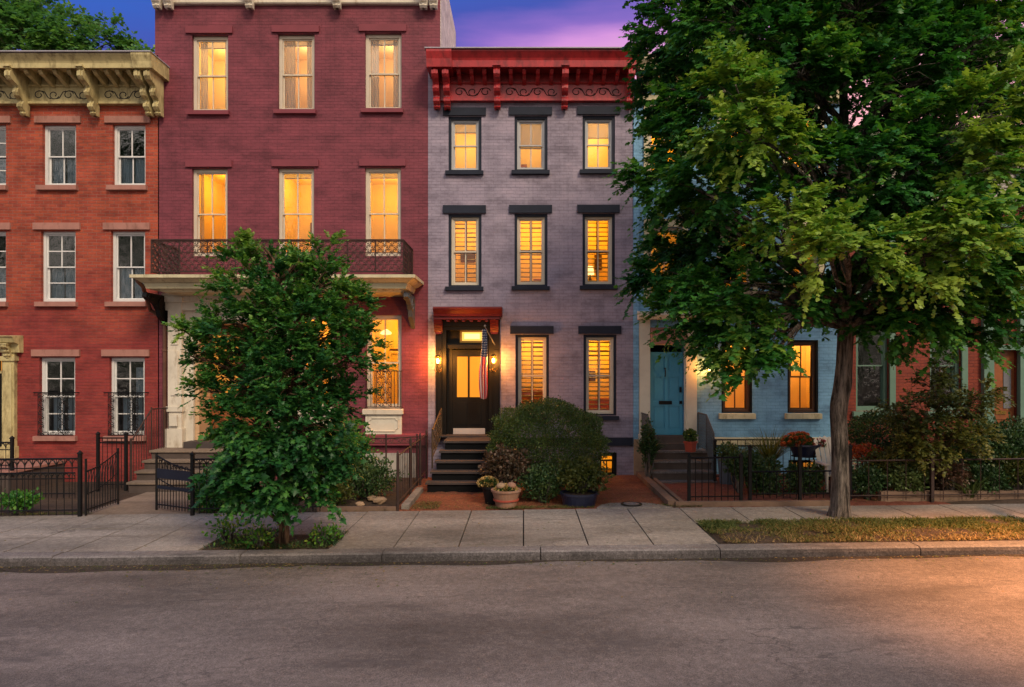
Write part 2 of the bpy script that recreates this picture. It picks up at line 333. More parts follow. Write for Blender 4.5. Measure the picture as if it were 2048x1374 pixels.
# ------------------------------------------------------------------ the ground
gb = MB(); SL = .012
gb.box(-200, 200, -120, 260, -1.2, -.16, sl=SL); struct(gb, 'ground', 'soil')
rng = random.Random(3)
def kerbY(x): return 9.70 + .012 * math.sin(x * .7) - .0012 * (x * x) * .3
def sheet(x0, x1, yf, yb, z, nx, ny=1):
    mb = MB(); vs = []; fs = []
    for i in range(nx + 1):
        x = x0 + (x1 - x0) * i / nx
        a, b = (yf(x) if callable(yf) else yf), (yb(x) if callable(yb) else yb)
        for j in range(ny + 1): vs.append((x, a + (b - a) * j / ny, SL * x + z))
    for i in range(nx):
        for j in range(ny): q = i * (ny + 1) + j; fs.append((q, q + ny + 1, q + ny + 2, q + 1))
    return mb.add(vs, fs)
struct(sheet(-60, 60, -1.5, 9.9, -.12, 60), 'road', 'asphalt')
struct(sheet(-30, 30, lambda x: 9.55 + .06 * math.sin(x * 1.3) + .04 * math.sin(x * 3.1) - (.12 if x < -3 else 0), 9.8, -.116, 240), 'gutter_dirt', 'gutter')
struct(sheet(-60, 60, 9.72, 12.62, -.03, 60), 'sidewalk_bed', 'joint')
# kerb stones: worn blocks with rounded nose
kb = MB(); x = -40.0
while x < 40:
    L = rng.uniform(2.0, 3.3); o = rng.uniform(-.012, .012); dz = rng.uniform(-.006, .006); a, b = x + .008, x + L - .008
    n = 6
    for i in range(n):
        xa, xb = a + (b - a) * i / n, a + (b - a) * (i + 1) / n
        w = [rng.uniform(-.006, .006) for _ in range(2)]
        prof = [(9.68 + o, -.4), (9.68 + o, -.05), (9.70 + o, -.01), (9.735 + o, .008), (9.97, .008), (9.97, -.4)]
        vs = [(xa, y, z + dz + SL * xa) for y, z in prof] + [(xb, y, z + dz + SL * xb) for y, z in prof]
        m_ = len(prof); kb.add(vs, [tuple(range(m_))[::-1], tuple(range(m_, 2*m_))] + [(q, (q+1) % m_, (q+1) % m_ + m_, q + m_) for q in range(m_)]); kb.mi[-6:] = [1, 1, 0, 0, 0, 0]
    x += L
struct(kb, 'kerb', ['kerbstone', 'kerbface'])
sb = MB()
for i in range(-34, 30):
    xa, xb = i * .955 + .01, (i + 1) * .955 - .01
    for (ya, yb) in ((9.985, 11.46), (11.475, 12.58)):
        if ya < 10 and xa > 2.8: continue
        if ya < 10 and -4.8 < xa < -2.88: ya = 10.9
        t = rng.uniform(-.004, .004); t2 = rng.uniform(-.004, .004)
        vs = [(xa, ya, SL*xa + t), (xb, ya, SL*xb + t2), (xb, yb, SL*xb + t), (xa, yb, SL*xa - t2)]
        vs += [(q[0], q[1], q[2] - .06) for q in vs]
        sb.add(vs, [(0,1,2,3), (4,7,6,5), (0,4,5,1), (1,5,6,2), (2,6,7,3), (3,7,4,0)])
for xa, ya, xb, yb in ((-3.35, 11.0, -2.885, 11.46), ):
    pass
struct(sb, 'sidewalk', 'concrete')
# soil of the verge and of the tree pit, gently mounded
def mound(x0, x1, y0, y1, z, h, nx, ny, seed, edge=.12):
    r_ = random.Random(seed); mb = MB(); vs = []; fs = []
    for i in range(nx + 1):
        for j in range(ny + 1):
            u, v_ = i / nx, j / ny; xx = x0 + (x1-x0)*u; yy = y0 + (y1-y0)*v_
            e = min(u * (x1-x0), (1-u) * (x1-x0), v_ * (y1-y0), (1-v_) * (y1-y0)); k_ = min(1, e / edge)
            vs.append((xx, yy, SL*xx + z + h * k_ * (.6 + .5*math.sin(xx*2.1+seed)*math.cos(yy*3)) + k_ * r_.uniform(-.012, .012)))
    for i in range(nx):
        for j in range(ny): q = i*(ny+1)+j; fs.append((q, q+ny+1, q+ny+2, q+1))
    return mb.add(vs, fs)
struct(mound(2.92, 14, 9.99, 11.42, -.03, .06, 120, 20, 1), 'verge_soil', 'soil')
struct(mound(-4.775, -2.865, 9.985, 10.90, -.03, .06, 30, 20, 2), 'tree_pit_soil', 'soil')
# yards behind the sidewalk
struct(mound(-16, -8.25, 12.6, 16.6, -.03, .02, 40, 20, 3), 'left_yard_soil', 'soil')
struct(sheet(-8.25, -6.05, 12.6, 16.6, -.01, 4), 'stoop_path', 'pathconc')
struct(mound(-6.05, -2.42, 12.6, 16.6, -.02, .06, 40, 20, 4), 'planting_bed', 'soil')
struct(mound(-2.42, 2.85, 12.6, 16.6, -.025, .03, 60, 30, 5), 'mulch_yard', 'mulch')
struct(mound(2.85, 8.0, 12.6, 16.6, -.03, .03, 50, 30, 6), 'brick_yard', 'brickpath')
struct(mound(8.0, 16, 12.6, 16.6, -.03, .05, 50, 30, 7), 'right_yard_soil', 'soil')
mb = MB(); mb.prism_y([(1.25,-.06),(2.75,-.04),(2.75,.012+.03),(1.25,.012+.012)], 12.58, 12.60)
vs=[(1.35,12.59,SL*1.35+.004),(2.75,12.59,SL*2.75+.004),(2.6,12.78,.04),(2.35,12.98,.038),(2.0,13.03,.034),(1.65,13.0,.03),(1.45,12.85,.024)]
mb=MB(); mb.add([(a,b,c_+.012) for a,b,c_ in vs]+[(a,b,c_-.05) for a,b,c_ in vs], [tuple(range(7)),tuple(range(7,14))[::-1]]+[(i,i+7,(i+1)%7+7,(i+1)%7) for i in range(7)])
t = thing('meter_cover', 'round water meter cover in a pale concrete apron beside the sidewalk', 'utility cover', (2.0, 12.8, .03))
mb.build('apron', 'concrete', t)
mb = MB(); mb.lathe([(.0,.0),(.20,.0),(.20,.012),(.17,.012),(.165,.004),(0,.004)], 2.03, 12.84, .050, 24); mb.build('ring', 'iron', t)
mb = MB(); mb.lathe([(0,.0),(.15,0),(.15,.010),(0,.012)], 2.03, 12.84, .053, 20); mb.build('lid', 'kerbstone', t)

# ------------------------------------------------------------------ windows
def arr(a): return a
def make_window(house, x0, x1, z0, z1, frame='white', fw=.06, casing=None, cw=.07, upper=(1, 0), lower=(1, 0), mid=.5,
                room='lit', col=(1,.58,.16), power=10, cover=None, lintel=None, lm=None, sill=None, sm=None, Yf=D, off=(0,0), depth=1.7, wall='roomwall', furn=None, pane='glass', mm_=None):
    """x0..x1, z0..z1: the opening. The frame mesh is the part; panes, coverings, lintel, sill and room are its sub-parts."""
    cx0, cx1, cz0, cz1 = x0, x1, z0, z1
    f = MB()
    if casing:
        cx0 += cw; cx1 -= cw; cz1 -= cw; cz0 += cw * .6
    y = Yf + .09
    f.box(cx0, cx0+fw, y, y+.09, cz0, cz1); f.box(cx1-fw, cx1, y, y+.09, cz0, cz1)
    f.box(cx0+fw, cx1-fw, y, y+.09, cz1-fw, cz1); f.box(cx0+fw, cx1-fw, y, y+.09, cz0, cz0+fw)
    gx0, gx1, gz0, gz1 = cx0+fw, cx1-fw, cz0+fw, cz1-fw
    zm = gz0 + (gz1-gz0)*mid
    s = .032; ys = y + .035
    def sash(a0, a1, b0, b1, yy, mu):
        f.box(a0, a0+s, yy, yy+.035, b0, b1); f.box(a1-s, a1, yy, yy+.035, b0, b1)
        f.box(a0+s, a1-s, yy, yy+.035, b1-s, b1); f.box(a0+s, a1-s, yy, yy+.035, b0, b0+s)
        nv, nh = mu; w = .013
        for i in range(nv):
            xc = a0 + (a1-a0)*(i+1)/(nv+1); f.box(xc-w, xc+w, yy+.005, yy+.03, b0+s, b1-s)
        for i in range(nh):
            zc = b0 + (b1-b0)*(i+1)/(nh+1); f.box(a0+s, a1-s, yy+.007, yy+.028, zc-w, zc+w)
    sash(gx0, gx1, zm-.02, gz1, ys, upper); sash(gx0, gx1, gz0, zm+.02, ys+.045, lower)
    w = f.build('window', frame, house)
    p = MB(); p.add([(gx0+s, ys+.018, zm), (gx1-s, ys+.018, zm), (gx1-s, ys+.018, gz1-s), (gx0+s, ys+.018, gz1-s)], [(0,1,2,3)])
    p.add([(gx0+s, ys+.062, gz0+s), (gx1-s, ys+.062, gz0+s), (gx1-s, ys+.062, zm), (gx0+s, ys+.062, zm)], [(0,1,2,3)])
    p.build('pane', pane, w)
    if casing:
        c = MB(); ya, yb = Yf + .03, Yf + .12
        c.box(x0, x0+cw, ya, yb, z0, z1); c.box(x1-cw, x1, ya, yb, z0, z1); c.box(x0+cw, x1-cw, ya, yb, z1-cw, z1); c.box(x0+cw, x1-cw, ya, yb, z0, z0+cw*.6)
        c.build('casing', casing, w)
    if lintel:
        a0, a1, b0, b1 = lintel; l = MB(); l.box(a0, a1, Yf-.055, Yf+.05, b0, b1); l.build('lintel', lm, w)
    if sill:
        a0, a1, b0, b1 = sill; l = MB()
        l.prism_x([(Yf-.10, b0+.012), (Yf-.10, b1-.012), (Yf+.11, b1), (Yf+.11, b0)], a0, a1); l.build('sill', sm or lm, w)
    yr = Yf + .28; e = .35; yd = yr + depth
    r_ = MB(); q = [(x0-e, yr, z0-.35), (x1+e, yr, z0-.35), (x1+e, yd, z0-.35), (x0-e, yd, z0-.35), (x0-e, yr, z1+.25), (x1+e, yr, z1+.25), (x1+e, yd, z1+.25), (x0-e, yd, z1+.25)]
    r_.add(q, [(0,1,2,3), (4,7,6,5), (1,2,6,5), (2,3,7,6), (3,0,4,7)])
    r_.build('room', 'darkroom' if room == 'dark' else wall, w)
    xm = (x0+x1)/2; yc = ys + .14
    def curtain(a0, a1, b0, b1, mat, nm='curtain', folds=9, amp=.02, seed=0, taper=0):
        rr = random.Random(int(a0*1000)+seed); n = folds*6; vs = []; ph = rr.uniform(0, 6)
        for i in range(n+1):
            u = i/n; xx = a0+(a1-a0)*u; dy = amp*math.sin(u*folds*6.283+ph)+amp*.6*math.sin(u*folds*2.9+ph*2)
            vs += [(xx + taper*(1 if a0 > xm-.01 else -1)*0, yc+dy+.01, b0), (xx, yc+dy*.7, b1)]
        MB().add(vs, [(2*i, 2*i+2, 2*i+3, 2*i+1) for i in range(n)]).build(nm, mat, w, smooth=True)
    for cv in (cover or ()):
        t_ = cv[0]
        if t_ == 'curtain': curtain(*[gx0+(gx1-gx0)*cv[1], gx0+(gx1-gx0)*cv[2], gz0+(gz1-gz0)*cv[3], gz0+(gz1-gz0)*cv[4]+(.10 if cv[4] == 1 else 0)], cv[5], folds=cv[6] if len(cv) > 6 else 6)
        elif t_ == 'shade':
            b = MB(); nb = cv[4] if len(cv) > 4 else 1; za = gz0+(gz1-gz0)*cv[1]; zb = gz1+.10
            for i in range(nb):
                a_, b_ = za+(zb-za)*i/nb, za+(zb-za)*(i+1)/nb
                b.add([(gx0, yc+.012, a_), (gx1, yc+.012, a_), (gx1, yc-.012 if nb > 1 else yc+.012, b_-.004), (gx0, yc-.012 if nb > 1 else yc+.012, b_-.004)], [(0,1,2,3)])
            b.box(gx0, gx1, yc-.01, yc+.02, za-.02, za); b.build('roller_shade', cv[2], w)
        elif t_ == 'shutter':
            b = MB(); st = .11; z = gz0+.03; rr = random.Random(int(x0*99))
            for a0, a1 in ((gx0, (gx0+gx1)/2), ((gx0+gx1)/2, gx1)):
                b.box(a0+.004, a0+.03, yc, yc+.03, gz0, gz1); b.box(a1-.03, a1-.004, yc, yc+.03, gz0, gz1)
                z = gz0+.05
                b.box(a0+.03, a1-.03, yc, yc+.025, zm-.03, zm+.01)
                while z < gz1-.05:
                    tl = cv[1] + rr.uniform(-.004, .012)
                    b.add([(a0+.03, yc-.025, z-tl), (a1-.03, yc-.025, z-tl), (a1-.03, yc+.035, z+tl), (a0+.03, yc+.035, z+tl),
                           (a0+.03, yc-.025, z-tl+.015), (a1-.03, yc-.025, z-tl+.015), (a1-.03, yc+.035, z+tl+.015), (a0+.03, yc+.035, z+tl+.015)],
                          [(0,1,5,4), (3,7,6,2), (4,5,6,7), (0,3,2,1), (0,4,7,3), (1,2,6,5)])
                    z += st
            b.build('shutter', 'slat', w)
    if furn:
        for it in furn:
            k_ = it[0]; px_, pz_ = gx0+(gx1-gx0)*it[1], gz0+(gz1-gz0)*it[2]
            if k_ == 'picture':
                MB().box(px_-it[3], px_+it[3], yd-.04, yd-.01, pz_-it[4], pz_+it[4]).build('picture_frame', 'darkwood', w)
            elif k_ == 'cupboard':
                MB().box(px_-it[3], px_+it[3], yd-.45, yd-.02, z0-.34, pz_).build('cupboard', it[4], w)
            elif k_ == 'doorway':
                b = MB(); b.box(px_-it[3]-.06, px_-it[3], yd-.05, yd-.01, z0-.3, pz_); b.box(px_+it[3], px_+it[3]+.06, yd-.05, yd-.01, z0-.3, pz_); b.box(px_-it[3]-.06, px_+it[3]+.06, yd-.055, yd-.01, pz_, pz_+.07)
                b.build('door_casing', it[4], w)
    if room == 'lit':
        o = point('room_light', (xm + off[0], yr + depth*.55, z1 - .1 + off[1]), power*.62, (1, col[1]*.95, col[2]*.40), .12); o.parent = w
    return w

def wall_mesh(x0, x1, z0, z1, Yf, openings, body=None, th=.28, top_fn=None):
    """front wall with real openings and reveals, then the sides, back and top of the body"""
    xs = sorted({x0, x1} | {a for o in openings for a in o[:2]}); zs = sorted({z0, z1} | {a for o in openings for a in o[2:]})
    mb = MB(); ins = lambda x, z: any(o[0] < x < o[1] and o[2] < z < o[3] for o in openings)
    for i in range(len(xs)-1):
        for j in range(len(zs)-1):
            if ins((xs[i]+xs[i+1])/2, (zs[j]+zs[j+1])/2): continue
            mb.add([(xs[i], Yf, zs[j]), (xs[i+1], Yf, zs[j]), (xs[i+1], Yf, zs[j+1]), (xs[i], Yf, zs[j+1])], [(0,1,2,3)])
    for a, b, c, d in openings:
        mb.add([(a,Yf,c),(b,Yf,c),(b,Yf,d),(a,Yf,d),(a,Yf+th,c),(b,Yf+th,c),(b,Yf+th,d),(a,Yf+th,d)], [(0,4,5,1),(1,5,6,2),(2,6,7,3),(3,7,4,0)])
    bd = body or 10
    mb.add([(x0,Yf,z0),(x0,Yf+bd,z0),(x0,Yf+bd,z1),(x0,Yf,z1)], [(0,1,2,3)]); mb.add([(x1,Yf,z0),(x1,Yf+bd,z0),(x1,Yf+bd,z1),(x1,Yf,z1)], [(3,2,1,0)])
    mb.add([(x0,Yf+bd,z0),(x1,Yf+bd,z0),(x1,Yf+bd,z1),(x0,Yf+bd,z1)], [(3,2,1,0)])
    return mb
def roof_slab(house, x0, x1, Yf, bd, z, mat='roof'):
    MB().box(x0+.01, x1-.01, Yf+.01, Yf+bd-.01, z-.05, z+.02).build('roof', mat, house)

# S-scrolled bracket: side profile in (y, z), extruded sideways
def bracket_mb(xc, w, ztop, h, proj, Yf, mb=None, detail=True):
    mb = mb or MB()
    def P(a, b): return (Yf - proj*a, ztop - h*b)
    prof = [P(0,0), P(1,0), P(1,.06), P(.93,.09), P(1.0,.14), P(1.0,.24), P(.90,.31), P(.74,.34), P(.60,.38), P(.56,.42), P(.60,.46), P(.62,.53), P(.55,.60), P(.42,.64), P(.34,.68), P(.34,.72), P(.40,.77), P(.40,.83), P(.30,.89), P(.22,.90), P(.22,.93), P(.26,.96), P(.18,1.0), P(0,1.0)]
    mb.prism_x(prof, xc-w/2, xc+w/2)
    if detail:
        mb.prism_x([(y-.018 if i > 1 else y, z) for i, (y, z) in enumerate(prof[:-1])] + [prof[-1]], xc-w*.16, xc+w*.16)
        mb.box(xc-w*.62, xc+w*.62, Yf-proj*1.08, Yf, ztop-.035, ztop+.001)
        for s_ in (-1, 1):
            mb.lathe([(0,0)], 0,0,0,3) if False else None
    return mb
def scroll_mb(x0, x1, z, hgt, Yf, r=.012, seed=0):
    """running vine scroll: spirals joined by S-curves"""
    mb = MB(); n = max(2, round((x1-x0)/(hgt*1.5))); w = (x1-x0)/n; rr = random.Random(seed)
    for i in range(n):
        cx = x0+w*(i+.5); sg = 1 if i % 2 else -1; pts = []
        for j in range(19):
            t = j/18; ang = sg*(t*2.15*math.pi - math.pi*.9); ra = hgt*.46*(1-.62*t)
            pts.append((cx+ra*1.15*math.cos(ang)*(-1), Yf-.004, z+ra*math.sin(ang)))
        mb.tube(pts, r, 4)
        a = (cx+w*.18, Yf-.004, z-sg*hgt*.38); b = (cx+w*.82, Yf-.004, z-sg*hgt*-.38)
        if i < n-1: mb.tube([a, (cx+w*.38, Yf-.004, z-sg*hgt*.30), (cx+w*.5, Yf-.004, z), (cx+w*.62, Yf-.004, z+sg*hgt*.30), b], r, 4)
    return mb
def cornice(house, x0, x1, ztop, zf_bot, proj, mat, bx, dark='navy', scroll='black', crown=.18, fascia=.16, bh=None, bw=.15, ends=(0,0), modn=4, modmat=None, scrollmat=None, cap=None, endblock=()):
    """layers: crown moulding, fascia, soffit, modillions, frieze board, brackets"""
    ox0, ox1 = x0-ends[0], x1+ends[1]
    zc = ztop-crown; zs = zc-fascia
    c = MB()
    Pc = [(D+.02, ztop), (D-proj-.10, ztop), (D-proj-.10, ztop-.03), (D-proj-.07, ztop-crown*.35), (D-proj-.01, ztop-crown*.75), (D-proj+.01, zc), (D-proj+.02, zs), (D-proj+.07, zs), (D-proj+.07, zs+.05), (D+.02, zs+.05)]
    c.prism_x(Pc, ox0, ox1)
    c.prism_x([(D+.02, zf_bot+.03), (D-.10, zf_bot+.03), (D-.10, zs+.055), (D+.02, zs+.055)], x0, x1)             # frieze board
    c.prism_x([(D+.02, zf_bot-.02), (D-.15, zf_bot-.02), (D-.15, zf_bot+.035), (D+.02, zf_bot+.035)], x0-.02, x1+.02)
    zmid = zf_bot+(zs-zf_bot)*.66
    c.prism_x([(D-.09, zmid), (D-.14, zmid), (D-.16, zmid+.035), (D-.09, zmid+.035)], x0, x1)
    for ex0, ex1 in endblock:
        c.prism_x([(D+.02, ztop+.01), (D-proj-.14, ztop+.01), (D-proj-.14, ztop-.05), (D-proj-.09, ztop-crown), (D-proj-.06, zs-.03), (D+.02, zs-.03)], ex0, ex1)
    co = c.build('cornice', mat, house)
    if cap: MB().box(ox0-.03, ox1+.03, D-proj-.16, D+.3, ztop+.012, ztop+.035).build('capping', cap, co)
    bs = sorted(bx)
    for a, b in zip(bs[:-1], bs[1:]):
        if b-a < .6: continue
        n = modn if isinstance(modn, int) else modn(b-a)
        for i in range(n):
            xc = a+(b-a)*(i+1)/(n+1); hh = .11
            MB().prism_x([(D-.12, zs+.05), (D-proj+.12, zs+.05), (D-proj+.12, zs-.03), (D-proj+.18, zs-hh*.8), (D-proj+.28, zs-hh), (D-.12, zs-hh-.12)], xc-.045, xc+.045).build('modillion', modmat or mat, co)
    for i, (a, b) in enumerate(zip(bs[:-1], bs[1:])):
        if b-a < .6: continue
        scroll_mb(a+bw*.9, b-bw*.9, zf_bot+(zmid-zf_bot)*.52, (zmid-zf_bot)*.60, D-.10, .010, i).build('scrollwork', scrollmat or scroll, co)
    for b in bs:
        bracket_mb(b, bw, zs+.05, bh or (zs-zf_bot+.25), proj-.08, D-.08).build('bracket', modmat or mat, co)
    return co

# iron work ---------------------------------------------------------------
def ring_pts(cx, cz, r, n, a0=0, a1=6.2832, ax='x', y=0):
    return [(cx+r*math.cos(a0+(a1-a0)*i/n), y, cz+r*math.sin(a0+(a1-a0)*i/n)) for i in range(n+1)]
def lattice(x0, x1, z0, z1, y, cell=.13, r=.007, map_=None, seed=0):
    """dense cast-iron scroll panel; map_(u, z) gives the 3-D point"""
    mb = MB(); mp_ = map_ or (lambda u, z: (u, y, z)); nx = max(1, round((x1-x0)/cell)); nz = max(1, round((z1-z0)/cell)); cw, ch = (x1-x0)/nx, (z1-z0)/nz
    for i in range(nx):
        for j in range(nz):
            cx, cz = x0+cw*(i+.5), z0+ch*(j+.5); s_ = 1 if (i+j) % 2 else -1
            pts = [mp_(cx+s_*cw*.5*math.cos(t)*(1-.55*t/5.2), cz+ch*.5*math.sin(t)*(1-.55*t/5.2)) for t in [5.2*q/8 for q in range(9)]]
            mb.tube(pts, r, 3)
            mb.tube([mp_(cx-cw*.5, cz-s_*ch*.5), mp_(cx, cz+s_*ch*.1), mp_(cx+cw*.5, cz+s_*ch*.5)], r, 3)
    return mb
def fence(name, label, cat, A, B, h, post_at=(), mat='iron', arches=True, sp_=.13, low=.12, group=None, zbase=None, tall=0, posth=.12, top2=.16, topfn=None):
    A, B = Vector(A), Vector(B); L = (B-A).length; d = (B-A)/L; zb = lambda t: (A+d*t).z
    t_ = thing(name, label, cat, tuple(A), group)
    P = lambda t, z: (A.x+d.x*t, A.y+d.y*t, zb(t)+z)
    tf = topfn or (lambda t: h)
    r_ = MB(); n = max(1, int(L/.25))
    r_.tube([P(L*i/n, tf(L*i/n)) for i in range(n+1)], .016, 4); r_.tube([P(L*i/n, tf(L*i/n)-top2) for i in range(n+1)], .012, 4); r_.tube([P(0, low), P(L, low)], .012, 4)
    r_.build('rails', mat, t_)
    k_ = MB(); m_ = max(1, round(L/sp_))
    for i in range(m_+1):
        t = L*i/m_; hh = tf(t)
        k_.tube([P(t, .03), P(t, hh + (tall if i % 2 == 0 else 0))], .0085, 4)
        if arches and i < m_:
            w = L/m_; k_.tube([P(t+w*(.5-.5*math.cos(a)), hh-top2+(top2)*.9*math.sin(a)) for a in [math.pi*q/6 for q in range(7)]], .007, 3)
            if i < m_-1: k_.tube([P(t+w*(1-math.cos(a)), hh-top2+top2*.95*math.sin(a)) for a in [math.pi*q/8 for q in range(9)]], .006, 3)
    k_.build('pickets', mat, t_)
    for q in post_at:
        x_, y_, z_ = P(q, 0); MB().box(x_-.028, x_+.028, y_-.028, y_+.028, z_-.1, z_+h+posth-.04).add(*_cap(x_, y_, z_+h+posth-.04)).build('post', mat, t_)
    return t_
def _cap(x, y, z):
    e = .036
    return ([(x-e,y-e,z),(x+e,y-e,z),(x+e,y+e,z),(x-e,y+e,z),(x-e,y-e,z+.02),(x+e,y-e,z+.02),(x+e,y+e,z+.02),(x-e,y+e,z+.02),(x,y,z+.07)],
            [(0,3,2,1),(0,1,5,4),(1,2,6,5),(2,3,7,6),(3,0,4,7),(4,5,8),(5,6,8),(6,7,8),(7,4,8)])
def steps(house, x0l, x0r, x1l, x1r, zt, Yf, tr, rise, n, zbot, mats, name='stoop', back=D, lead=0):
    """n risers below a landing (z=zt, front edge Yf). x0*: landing, x1*: bottom step"""
    risers, treads = MB(), MB()
    for i in range(n):
        u = i/max(1, n-1); a, b = x0l+(x1l-x0l)*u, x0r+(x1r-x0r)*u
        z = zt-rise*i; yf = Yf-tr*i; yb = back if i == 0 else Yf-tr*(i-1)+.02
        risers.box(a+.02, b-.02, yf+.03, yb, zbot-.05 if True else 0, z-.045)
        treads.box(a-.015, b+.015, yf-.01, yb if i == 0 else yb+.02, z-.045, z)
    o = risers.build(name, mats[0], house); treads.build('treads', mats[1], o); return o

def rect(px0, px1, py0, py1): return (fx(px0), fx(px1), fz(py1), fz(py0))     # on the facade plane
# ================================================================== orange brick house (left)
H1 = thing('brick_house', 'orange-red brick row house with an olive-cream scrolled cornice, left of the maroon house', 'house', (-11.4, D, -.1))
cols = [(-55, 12), (85, 152), (225, 291)]
rows = [(249, 371), (462, 603), (715, 871)]
ops = []; wins = []
for ri, (a, b) in enumerate(rows):
    for ci, (c, d) in enumerate(cols):
        if ci == 0 and ri == 2: continue
        e = (0, -3, -6)[ri]
        wins.append((ri, ci, rect(c+e*(ci > 0), d+e*.3*(ci > 0), a, b))); ops.append(wins[-1][2])
door_op = rect(-75, 10, 715, 915); ops.append(door_op)
xL, xR = fx(-190), fx(318)
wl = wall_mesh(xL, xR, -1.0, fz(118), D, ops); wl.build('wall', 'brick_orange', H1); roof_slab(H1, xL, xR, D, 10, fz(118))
for ri, ci, (a, b, c, d) in wins:
    lt = (a-.17, b+.13, d+.03, d+.03+.165); st = (a-.10, b+.06, c-.135, c)
    up, lo = [((1,0),(1,0)), ((1,1),(0,1)), ((1,1),(1,1))][ri]
    if ci == 2 and ri == 1: up, lo = (1,0), (1,0)
    if ci == 0: up, lo = (1,1), (1,1)
    cv = [('curtain', 0, .45, 0, .52, 'bluecurtain', 5), ('curtain', .52, 1, 0, .52, 'bluecurtain', 5)] if ri < 2 else [('curtain', .15, .5, 0, .5, 'bluecurtain', 4), ('curtain', .6, .98, 0, .9 if ci == 2 else .48, 'bluecurtain', 4)]
    make_window(H1, a, b, c, d, 'white', .065, upper=up, lower=lo, room='dark', cover=cv, lintel=lt, lm='brownstone', sill=st, sm='brownstone', pane='glass_dark', depth=1.2)
    if ri == 2:                              # scrolled iron guard in front of the lower half
        zt = c + (d-c)*.55; gy = D-.07
        gd = lattice(a+.02, a+.16, c+.03, zt-.08, gy, .10, .008, seed=1)
        for q in (lattice(b-.36, b-.10, c+.03, zt-.08, gy, .13, .008), lattice(a+.02, b-.02, zt-.10, zt-.01, gy, .09, .006), lattice(a+.02, b-.02, c+.02, c+.10, gy, .09, .006)): gd.add(q.v, q.f)
        gd.tube([(a-.10, gy, zt), (b+.10, gy, zt)], .012, 4); gd.tube([(a, gy, c+.02), (b, gy, c+.02)], .012, 4); gd.tube([(a-.10, gy, zt), (a-.10, D+.02, zt)], .012, 4); gd.tube([(b+.10, gy, zt), (b+.10, D+.02, zt)], .012, 4)
        for i in range(8): xx = a+.01+(b-a-.02)*i/7; gd.tube([(xx, gy, c+.02), (xx, gy, zt)], .007, 4)
        gd.build('window_guard', 'iron', H1)
cor = cornice(H1, fx(-190), fx(300), Z(106, D-.82), fz(210), .72, 'olive_cream', [-13.75, -12.05, -10.36, -9.03, -8.80], crown=.18, fascia=.11, bh=.98, bw=.14, ends=(0, .46), modn=4, scrollmat='navy', endblock=((-9.09, -8.64),), cap='tin')
# cream door surround and dark door at the left edge
ds = MB(); a, b, c, d = door_op
ds.box(b, b+.30, D-.10, D+.02, c, d+.12); ds.box(b+.05, b+.25, D-.125, D-.09, c+.35, d-.15); ds.box(b-.02, b+.34, D-.14, D+.02, c, c+.28); ds.box(b-.02, b+.34, D-.14, D+.02, d-.08, d+.03)
ds.box(a-.35, a, D-.10, D+.02, c, d+.12)
ds.prism_x([(D+.02, d+.12), (D-.14, d+.12), (D-.16, d+.32), (D-.30, d+.36), (D-.34, d+.46), (D-.38, d+.50), (D+.02, d+.54)], a-.45, b+.45)
sur = ds.build('door_surround', 'olive_cream', H1)
bracket_mb(b+.17, .17, d+.34, .36, .22, D-.09).build('bracket', 'olive_cream', sur)
tr = MB(); tr.box(a, b, D+.18, D+.26, c+2.05, d); tro = tr.build('transom_bar', 'olive_cream', H1)
MB().box(a+.05, b-.03, D+.16, D+.185, c+2.12, d-.05).build('transom', 'frost_dim', tro)
tb = MB()
for i in range(6): tb.box(a+.05+(b-a)*i/5.5, a+.07+(b-a)*i/5.5, D+.14, D+.159, c+2.12, d-.05)
tb.build('leading', 'black', tro)
MB().box(a, b-.01, D+.2, D+.27, c, c+2.05).build('door', 'black', H1)
stp = MB(); stp.box(xL, fx(128), 14.9, D, -1, .30); stp.box(xL, fx(112), 14.6, 14.92, -1, .05); so1 = stp.build('stoop', 'step_stone', H1)
MB().box(xL-.02, fx(131), 14.86, D-.01, .302, .36).build('landing_slab', 'brownstone', so1)
t = fence('railing', 'low scrolled iron railing on the edge of the brick house landing behind the front fence', 'railing', (-14.5, 14.95, .36), (-11.2, 14.95, .36), .62, (0, 3.3), arches=True, sp_=.14)
cutlery = None

# ================================================================== maroon house
H2 = thing('maroon_house', 'tall maroon painted brick row house with ivory windows and an iron balcony', 'house', (-5.6, D, -.05))
xL, xR = fx(316), fx(856)
mcols = [(384, 456), (556, 629), (730, 803)]
wins = []
for i, (a, b) in enumerate(mcols):
    o = (0, 2, 4)[i]
    wins.append((0, i, rect(a, b, 70-o, 222-o))); wins.append((1, i, rect(a, b-1, 337-o*.5, 512)))
wins.append((2, 2, rect(733, 803, 630, 817))); wins.append((2, 1, rect(598, 668, 630, 817)))
dop = rect(390, 540, 640, 880)
ztop = 12.6
wl = wall_mesh(xL, xR, -1.0, fz(100), D, [w[2] for w in wins if w[0] > 0] + [dop], body=10)
w2 = wall_mesh(fx(310), fx(880), fz(100), ztop, D, [], body=3.7)
